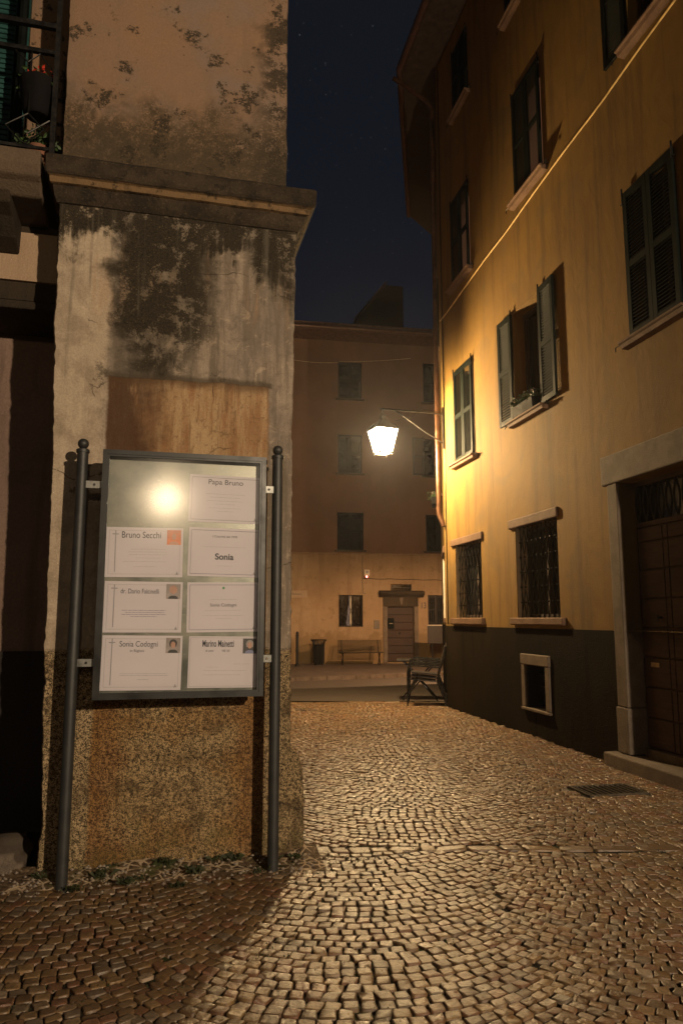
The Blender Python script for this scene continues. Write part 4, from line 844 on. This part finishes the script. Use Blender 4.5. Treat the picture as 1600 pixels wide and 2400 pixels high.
mk('bulb', MB().lathe((0, 0, 0), [(.02, .345), (.032, .36), (.035, .40), (.02, .44), (.012, .45)], 12), glow('lamp_bulb', (1, .85, .62), 40), wl)
ft = MB()
for s_ in (-1, 1):
    for t_ in (-1, 1): ft.tube([(s_*b0, t_*b0, zb-.008), (s_*b0*1.05, t_*b0*1.05, zb-.04)], .010, 6)
mk('feet', ft, M_iron, wl)
arm = MB(); wx, wy = C0.x-.01, C0.y-.12; az = 4.98
arm.tube([(wx, wy, az), (LX-.05, LY, az)], .016, 8); arm.tube([(wx-.0, wy, 4.46), (wx-.35, wy-.08, 4.66), (LX+.22, LY+.04, az-.02)], .013, 8); arm.tube([(wx-.02, wy, az+.03), (wx-.4, wy-.1, az+.07), (LX+.5, LY, az-.14), (LX+.2, LY, az-.22)], .006, 6); arm.tube([(LX, LY, az), (LX, LY, LZ+zt+.34)], .010, 8)
arm.tube([(wx, wy, az-.62), (wx, wy, az+.12)], .018, 8); mk('bracket', arm, M_iron, wl, I_, smooth=True)
lamp('wall_lantern_light', (LX, LY, LZ+.20), 2000, (1, .68, .32), .10)

# ================================================================== FAR BUILDING ACROSS THE SQUARE
FF = Frame(1.3, 28.0, 9.8)
fb = empty('far_building', FF.M, 'old brown plastered three-storey house across the square, seen end of the lane', 'building')
fw = [(-1.45, -.54, 9.83, 11.26), (-1.45, -.54, 6.91, 8.39), (-1.48, -.49, 3.99, 5.40), (1.93, 2.85, 9.83, 11.4), (1.90, 2.80, 6.91, 8.39), (1.95, 2.92, 3.99, 5.38), (-1.42, -.52, 1.15, 2.32), (1.98, 2.68, 1.22, 2.33),
      (-4.9, -4.0, 9.83, 11.26), (-4.9, -4.0, 6.91, 8.39), (-4.9, -4.0, 3.99, 5.40), (5.4, 6.3, 9.83, 11.3), (5.4, 6.3, 6.91, 8.39), (5.4, 6.3, 3.99, 5.38), (5.4, 6.3, 1.2, 2.33)]
dh = (.41, 1.43, -.14, 1.89); th = (.55, 1.35, 2.46, 2.73)
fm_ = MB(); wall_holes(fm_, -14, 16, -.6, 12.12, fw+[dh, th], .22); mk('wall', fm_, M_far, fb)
sd = MB(); sd.box(-14, 16, 8, 8.2, -.6, 12.1); sd.box(-14.01, -14, 0, 8, -.6, 12.1); sd.box(16, 16.01, 0, 8, -.6, 12.1); mk('rear_walls', sd, M_far, fb)
rr_ = MB(); rr_.prism([(-.85, 12.22), (-.85, 12.50), (4.0, 13.1), (9, 12.5), (9, 12.2), (.0, 12.125)], -14.3, 16.3); mk('roof', rr_, M_tile, fb)
mk('gutter', MB().tube([(-14.2, -.92, 12.28), (16.2, -.92, 12.28)], .09, 10), M_eave_edge, fb, smooth=True)
for i, h in enumerate(fw):
    wnd = window_part(fb, 'window', None, FF)
    w_ = (h[1]-h[0])/2-.003
    if h[3] > 3:
        pane(wnd, FF, h, .16)
        if i == 4:      # left leaf folded open on the wall, glazing showing
            add_leaf(wnd, FF, h[0], h[2]+.004, w_, h[3]-h[2]-.004, 178, 1, M_eave, -.046); cur = MB(); cur.box(h[0]+.08, h[1]-.3, .185, .19, h[2]+.05, h[3]-.1); 
        else:
            add_leaf(wnd, FF, h[0], h[2]+.004, w_, h[3]-h[2]-.004, 0, 1, M_greend); add_leaf(wnd, FF, h[1], h[2]+.004, w_, h[3]-h[2]-.004, 0, -1, M_greend)
        stone_sill(wnd, FF, h, .10, .06, .10, M_cornice)
        hooks(wnd, FF, h)
    else:
        pane(wnd, FF, h, .17)
        if i == 6: 
            grille(wnd, FF, (h[0]+.01, h[1]-.01, h[2], h[3]), 6, .02, M_iron, .009, 2)
            mk('curtain', MB().box(-.98, -.93, .10, .115, h[2]+.02, h[3]-.02), M_white, wnd, FF.M); mk('curtain', MB().plate([(-1.02, 2.3), (-1.00, 2.3), (-.99, 1.2), (-1.14, 1.2), (-1.06, 1.7)], .12, .13), M_photo['blue'], wnd, FF.M)
        else:
            g = MB()
            for k in range(9): x = h[0]+.04+k*(h[1]-h[0]-.08)/8; g.tube([(x, .02, h[2]), (x, .02, h[3])], .009, 6)
            for z in (h[2]+.08, (h[2]+h[3])/2, h[3]-.1): g.box(h[0], h[1], .03, .04, z-.012, z+.012)
            mk('bars', g, M_iron, wnd, FF.M); mk('sill', MB().box(h[0]-.03, h[1]+.03, -.03, .1, h[2]-.03, h[2]-.001), M_white, wnd, FF.M)
dd = window_part(fb, 'door', 'brown horizontal plank door with a letter box', FF)
lf = MB(); zz = np.linspace(-.13, 1.885, 8)
for a, b in zip(zz, zz[1:]): lf.box(.415, 1.425, .10, .14, a+.010, b-.010)
lf.box(.415, 1.425, .1405, .16, -.13, 1.885); mk('door_leaf', lf, M_doorbrown, dd, FF.M, bevel=.008)
mk('letter_box', MB().box(.44, .68, .03, .099, 1.08, 1.47), M_greend, dd, FF.M, bevel=.01); mk('slot', MB().box(.50, .62, .022, .0295, 1.26, 1.285), M_kerb, dd, FF.M); mk('handle', MB().lathe((0, 0, 0), [(.01, -.03), (.035, -.02), (.035, .02), (.01, .03)], 12), M_iron, dd, FF.shift(.90, .07, .92) @ Matrix.Rotation(R(90), 4, 'X'))
for a, b in ((.25, .405), (1.435, 1.59)): mk('jamb', MB().box(a, b, -.05, .10, -.16, 1.90), M_stone, dd, FF.M, bevel=.01)
mk('frieze', MB().box(.25, 1.59, -.055, .10, 1.903, 2.24), M_cornice, dd, FF.M, bevel=.01); ky = MB(); ky.plate([(.86, 2.23), (1.0, 2.23), (.97, 1.98), (.93, 1.95), (.89, 1.98)], -.10, -.056); mk('keystone', ky, M_stone, dd, FF.M, bevel=.012)
cn = MB(); cn.prism([(.05, 2.245), (-.08, 2.245), (-.12, 2.29), (-.20, 2.33), (-.26, 2.40), (-.26, 2.44), (-.20, 2.47), (.05, 2.50)], .10, 1.80); mk('cornice', cn, M_cornice, dd, FF.M, bevel=.008)
mk('transom_pane', MB().box(.55, 1.35, .15, .16, 2.50, 2.73), M_darkglass, dd, FF.M); tgm = MB()
for k in range(9): x = .6+.7*k/8; tgm.tube([(x, .06, 2.50), (x, .06, 2.73)], .008, 5)
tgm.box(.56, 1.34, .05, .06, 2.60, 2.615); mk('transom_grille', tgm, M_iron, dd, FF.M); mk('step', MB().box(.15, 1.70, -.32, -.055, -.30, -.17), M_stone, dd, FF.M, bevel=.015)
mk('letter_plaque', MB().box(-.10, .11, -.02, -.001, 1.07, 1.39), simple('grey_plaque', (.12, .095, .07), .6), fb, FF.M, bevel=.004)
num = textmesh('house_number', '13', .32, M_ink, fb, FF.M, 1.80, -.006, 1.93, depth=.003, sx=.75, bold=.004)
cm = MB(); cm.tube([(-.53, -.012, 3.8), (-.53, -.012, 2.93), (-.52, -.012, 2.40), (-.42, -.012, 2.38)], .010, 5); cm.tube([(-.53+3.6*k/14, -.014, 2.93-.04*k/14+.012*math.sin(k*1.9)) for k in range(15)], .010, 5); mk('wall_cable', cm, M_iron, fb, FF.M)
cm2 = MB(); cm2.tube([(-3.2+1.75*k/8, -.03, 11.24-.05*math.sin(math.pi*k/8)) for k in range(9)]+[(-1.42+2.84*k/12, -.03, 11.28+.30*k/12-.04*math.sin(math.pi*k/12)) for k in range(13)], .009, 5); mk('clothes_wire', cm2, simple('pale_wire', (.5, .38, .26), .5), fb, FF.M)
mk('string_course', MB().prism([(0.01, 3.80), (-.03, 3.82), (-.03, 3.86), (.01, 3.88)], -14, 16), M_far, fb)
al = empty('alarm_box', FF.shift(-.375, -.05, 3.10), 'small white alarm box with a glowing red light on the far wall', 'alarm')
mk('housing', MB().box(-.10, .10, -.045, .049, -.07, .16), M_white, al, bevel=.012); mk('label_plate', MB().box(-.05, .06, -.047, -.0452, .02, .12), M_inkg, al); mk('red_lens', MB().box(-.09, .09, -.04, .04, -.15, -.071), simple('red_lens_plastic', (.35, .02, .02), .3), al, bevel=.02); mk('red_light', MB().lathe((0, 0, 0), [(.006, -.02), (.028, -.015), (.03, .0), (.01, .012)], 12), glow('red_led', (1, .12, .10), 30), al, MW[al.name] @ Matrix.Translation((-.01, -.045, -.10)) @ Matrix.Rotation(R(90), 4, 'X'))
sg_ = empty('street_sign', FF.shift(-3.06, -.02, 2.34), 'long pale marble street name plaque on the far wall beside the pillar edge', 'sign')
mk('slab', MB().box(-.50, .47, -.01, .019, -.13, .13), plaster('marble_plaque', (.33, .24, .16), (.36, .27, .18), (.2, .14, .09), .3, .2, .2), sg_, bevel=.003); textmesh('lettering', 'VIA NAZIONALE', .085, M_ink, sg_, MW[sg_.name], -.06, -.0105, 0, depth=.001)

# tall gabled house silhouette behind the roofline
TF = Frame(0, 38, 0)
tq = [TF.h(*p) for p in ((835, 752), (905, 668), (945, 672), (945, 752))]
tw = empty('gabled_house', TF.shift(tq[2][0]-1.2, 0, 0), 'dark gabled house top rising behind the far roofline', 'building')
tm = MB(); zlow = 5; tm.plate([(tq[0][0], zlow), (tq[3][0], zlow), (tq[3][0], tq[2][1]), (tq[1][0], tq[1][1]), (tq[0][0], tq[0][1])], 0, 5); mk('wall', tm, simple('dark_far_render', (.055, .036, .028), .9), tw, TF.M)
tr_ = MB(); x0, x1 = tq[1], tq[0]; tr_.quad8([(x1[0]-.15, -.25, x1[1]-.12), (x0[0], -.25, x0[1]+.02), (x1[0]-.15, 5.2, x1[1]-.12), (x0[0], 5.2, x0[1]+.02), (x1[0]-.15, -.25, x1[1]+.03), (x0[0], -.25, x0[1]+.16), (x1[0]-.15, 5.2, x1[1]+.03), (x0[0], 5.2, x0[1]+.16)]); mk('roof', tr_, M_tile, tw, TF.M)
ck = FF.h(1012, 735, 2)
chm = empty('chimney_stack', FF.shift(ck[0], 2, 12.3), 'narrow dark chimney on the far roof near the yellow house pipe', 'chimney'); mk('shaft', MB().box(-.25, .25, -.25, .25, 0, 1.1), M_far, chm, bevel=.01); mk('cap', MB().box(-.32, .32, -.32, .32, 1.101, 1.2), M_tile, chm)
hl_ = MB(); hl_.v = []
# ---- neighbouring block on the left of the square, out of the frame mostly hidden
# ================================================================== STREET FURNITURE ON THE SQUARE
def ZP(y): return terr(min(y, 26))+.085
PZ = lambda x, y: (lambda k: (terr(k)+.092)+((terr(26)+.08)-(terr(k)+.092))*(y-k-.16)/(34-k-.16))(kerbline(x))
def on_pave(px, y): x = (px-800)/1768*y; return x, y, PZ(x, y)
x, y, z = on_pave(843, 27.25)
bn = empty('park_bench', Matrix.Translation((x, y, z)) @ Matrix.Rotation(R(8), 4, 'Z'), 'slatted steel bench standing against the far wall left of the brown door', 'bench')
bs = MB(); sb_ = MB()
for k in range(9): sb_.tube([(-.80, -.42+k*.045, .43), (.80, -.42+k*.045, .43)], .011, 6)
for k in range(10): bs.tube([(-.80, -.03+k*.016, .47+k*.042), (.80, -.03+k*.016, .47+k*.042)], .011, 6)
M_bench = simple('bench_steel', (.06, .052, .04), .38, .6, .2); mk('seat', sb_, M_bench, bn, smooth=True); mk('backrest', bs, M_bench, bn, smooth=True)
for sx_ in (-.66, .66):
    l = MB(); l.tube([(sx_, -.40, 0), (sx_, -.10, .42)], .018, 8); l.tube([(sx_, -.02, 0), (sx_, -.36, .42)], .018, 8); l.tube([(sx_, -.04, .42), (sx_, .13, .86)], .014, 8); mk('leg', l, M_iron, bn)
x, y, z = on_pave(747, 26.9)
lbn = empty('litter_bin', Matrix.Translation((x, y, z)), 'dark slatted litter bin with flared rim left of the steel bench', 'litter bin')
sl_ = MB(); 
for k in range(26):
    a = 2*math.pi*k/26; r0 = .20; sl_.tube([(r0*math.cos(a), r0*math.sin(a), .05), (r0*math.cos(a), r0*math.sin(a), .66), (r0*1.10*math.cos(a), r0*1.10*math.sin(a), .80), (r0*1.42*math.cos(a), r0*1.42*math.sin(a), .87)], .012, 5)
mk('slats', sl_, M_iron, lbn); mk('liner', MB().lathe((0, 0, 0), [(.16, .04), (.18, .70), (.165, .70), (.15, .08)], 20), M_potblack, lbn, smooth=True)
rm = MB(); rm.tube([(.285*math.cos(2*math.pi*k/24), .285*math.sin(2*math.pi*k/24), .87) for k in range(25)], .012, 6); mk('rim', rm, M_iron, lbn, smooth=True); mk('base', MB().lathe((0, 0, 0), [(.17, 0), (.17, .04)], 20), M_iron, lbn)
x, y, z = on_pave(697, 25.8)
bo = empty('bollard', Matrix.Translation((x, y, z)), 'slim dark bollard at the far kerb left of the litter bin', 'bollard'); mk('shaft', MB().lathe((0, 0, 0), [(.075, 0), (.075, .05), (.05, .07), (.05, 1.0), (.06, 1.01), (.06, 1.05)], 16), M_iron, bo, smooth=True); mk('cap', MB().lathe((0, 0, 0), [(.04, 1.052), (.055, 1.09), (.045, 1.14), (.01, 1.17)], 16), M_iron, bo, smooth=True)
SF = Frame(2.0, 26.6, 9.8); q0, q1 = SF.h(1001, 1467), SF.h(1062, 1508); zg = PZ(3.2, 26.6)
isg = empty('information_board', SF.shift((q0[0]+q1[0])/2, 0, zg), 'dark blank-backed information board on a thin post right of the far door', 'sign'); mk('panel', MB().box(q0[0], q1[0], -.02, .02, q1[1], q0[1]), simple('dark_brown_panel', (.02, .014, .012), .5), isg, SF.M, bevel=.006)
pu = SF.h(1013, 1520)[0]; mk('post', MB().tube([(pu, .03, zg), (pu, .03, q0[1])], .03, 10), M_iron, isg, SF.M); mk('post', MB().tube([(q1[0]-.15, .03, zg), (q1[0]-.15, .03, q0[1])], .03, 10), M_iron, isg, SF.M); mk('sticker', MB().box(pu+.42, pu+.50, -.024, -.0205, q0[1]-.07, q0[1]-.03), M_white, isg, SF.M)

# ---- stacked café armchairs and a folding table by the corner
def chair(M, label):
    c = empty('armchair', M, label, 'chair', 'stacked cafe armchairs')      # faces -x
    w2 = .25
    mk('seat', MB().quad8([(-.25, -w2+.02, .425), (.18, -w2+.02, .39), (-.25, w2-.02, .425), (.18, w2-.02, .39), (-.25, -w2+.02, .445), (.18, -w2+.02, .41), (-.25, w2-.02, .445), (.18, w2-.02, .41)]), M_cseat, c, bevel=.006)
    bk_ = MB()
    for k in range(5): z = .52+k*.075; x = .20+(z-.42)*.24; bk_.quad8([(x, -w2+.02, z), (x+.014, -w2+.02, z), (x, w2-.02, z), (x+.014, w2-.02, z), (x+.015, -w2+.02, z+.055), (x+.029, -w2+.02, z+.055), (x+.015, w2-.02, z+.055), (x+.029, w2-.02, z+.055)])
    bk_.tube([(.34, -w2+.01, .86), (.345, 0, .915), (.34, w2-.01, .86)], .014, 8); mk('backrest', bk_, M_cseat, c)
    for s_ in (-1, 1):
        y_ = s_*w2
        mk('armrest', MB().tube([(-.29, y_, .56), (-.275, y_, .62), (-.235, y_, .655), (-.18, y_, .665), (.24, y_, .635)], .014, 8), M_ctube, c, smooth=True)
        mk('leg', MB().tube([(-.295, y_, 0), (-.29, y_, .56)], .014, 8), M_ctube, c, smooth=True); mk('leg', MB().tube([(.36, y_, 0), (.20, y_, .40), (.23, y_, .52), (.335, y_, .87)], .014, 8), M_ctube, c, smooth=True)
        mk('brace', MB().tube([(-.27, y_, .18), (-.14, y_, .42)], .009, 6), M_ctube, c)
    return c
M_cseat = simple('dark_slat_seat', (.035, .03, .028), .4, 0, .3); M_ctube = simple('black_steel_tube', (.03, .028, .026), .28, .6, .2)
cx_, cy_ = 1.43, 13.05; TQ = Matrix.Rotation(R(-7), 4, 'Z')
for k, lb_ in enumerate(('black steel armchair at the bottom of the stack by the yellow house corner', 'black steel armchair in the middle of the stack by the yellow house corner', 'black steel armchair on top of the stack by the yellow house corner')):
    chair(Matrix.Translation((cx_+.012*k, cy_+.01*k, terr(cy_)+.006+.055*k)) @ TQ, lb_)
tb_ = empty('folding_table', Matrix.Translation((1.45, 14.15, terr(14.15)+.004)) @ Matrix.Rotation(R(-5), 4, 'Z'), 'dark folding table behind the stacked armchairs', 'table')
mk('tabletop', MB().box(-.42, .42, -.35, .35, .705, .735), M_cseat, tb_, bevel=.005)
for s_ in (-1, 1):
    for t_ in (-1, 1): mk('leg', MB().tube([(s_*.32*t_, s_*.30, 0), (-s_*.30*t_, s_*.30, .70)], .013, 8), M_ctube, tb_)

# ================================================================== thin haze box, added to give the lamps a bloom
hz = MB(); hz.box(-95, 95, -95, 95, -1.6, 26)
hm_ = bpy.data.materials.new('bloom_haze'); hm_.use_nodes = True; ht = hm_.node_tree; ht.nodes.clear()
ho = ht.nodes.new('ShaderNodeOutputMaterial'); pv = ht.nodes.new('ShaderNodeVolumePrincipled'); pv.inputs['Color'].default_value = (.9, .92, 1, 1); pv.inputs['Density'].default_value = .0007; pv.inputs['Anisotropy'].default_value = .76
ht.links.new(pv.outputs[0], ho.inputs['Volume'])
tag(mk('haze', hz, hm_), kind='stuff')
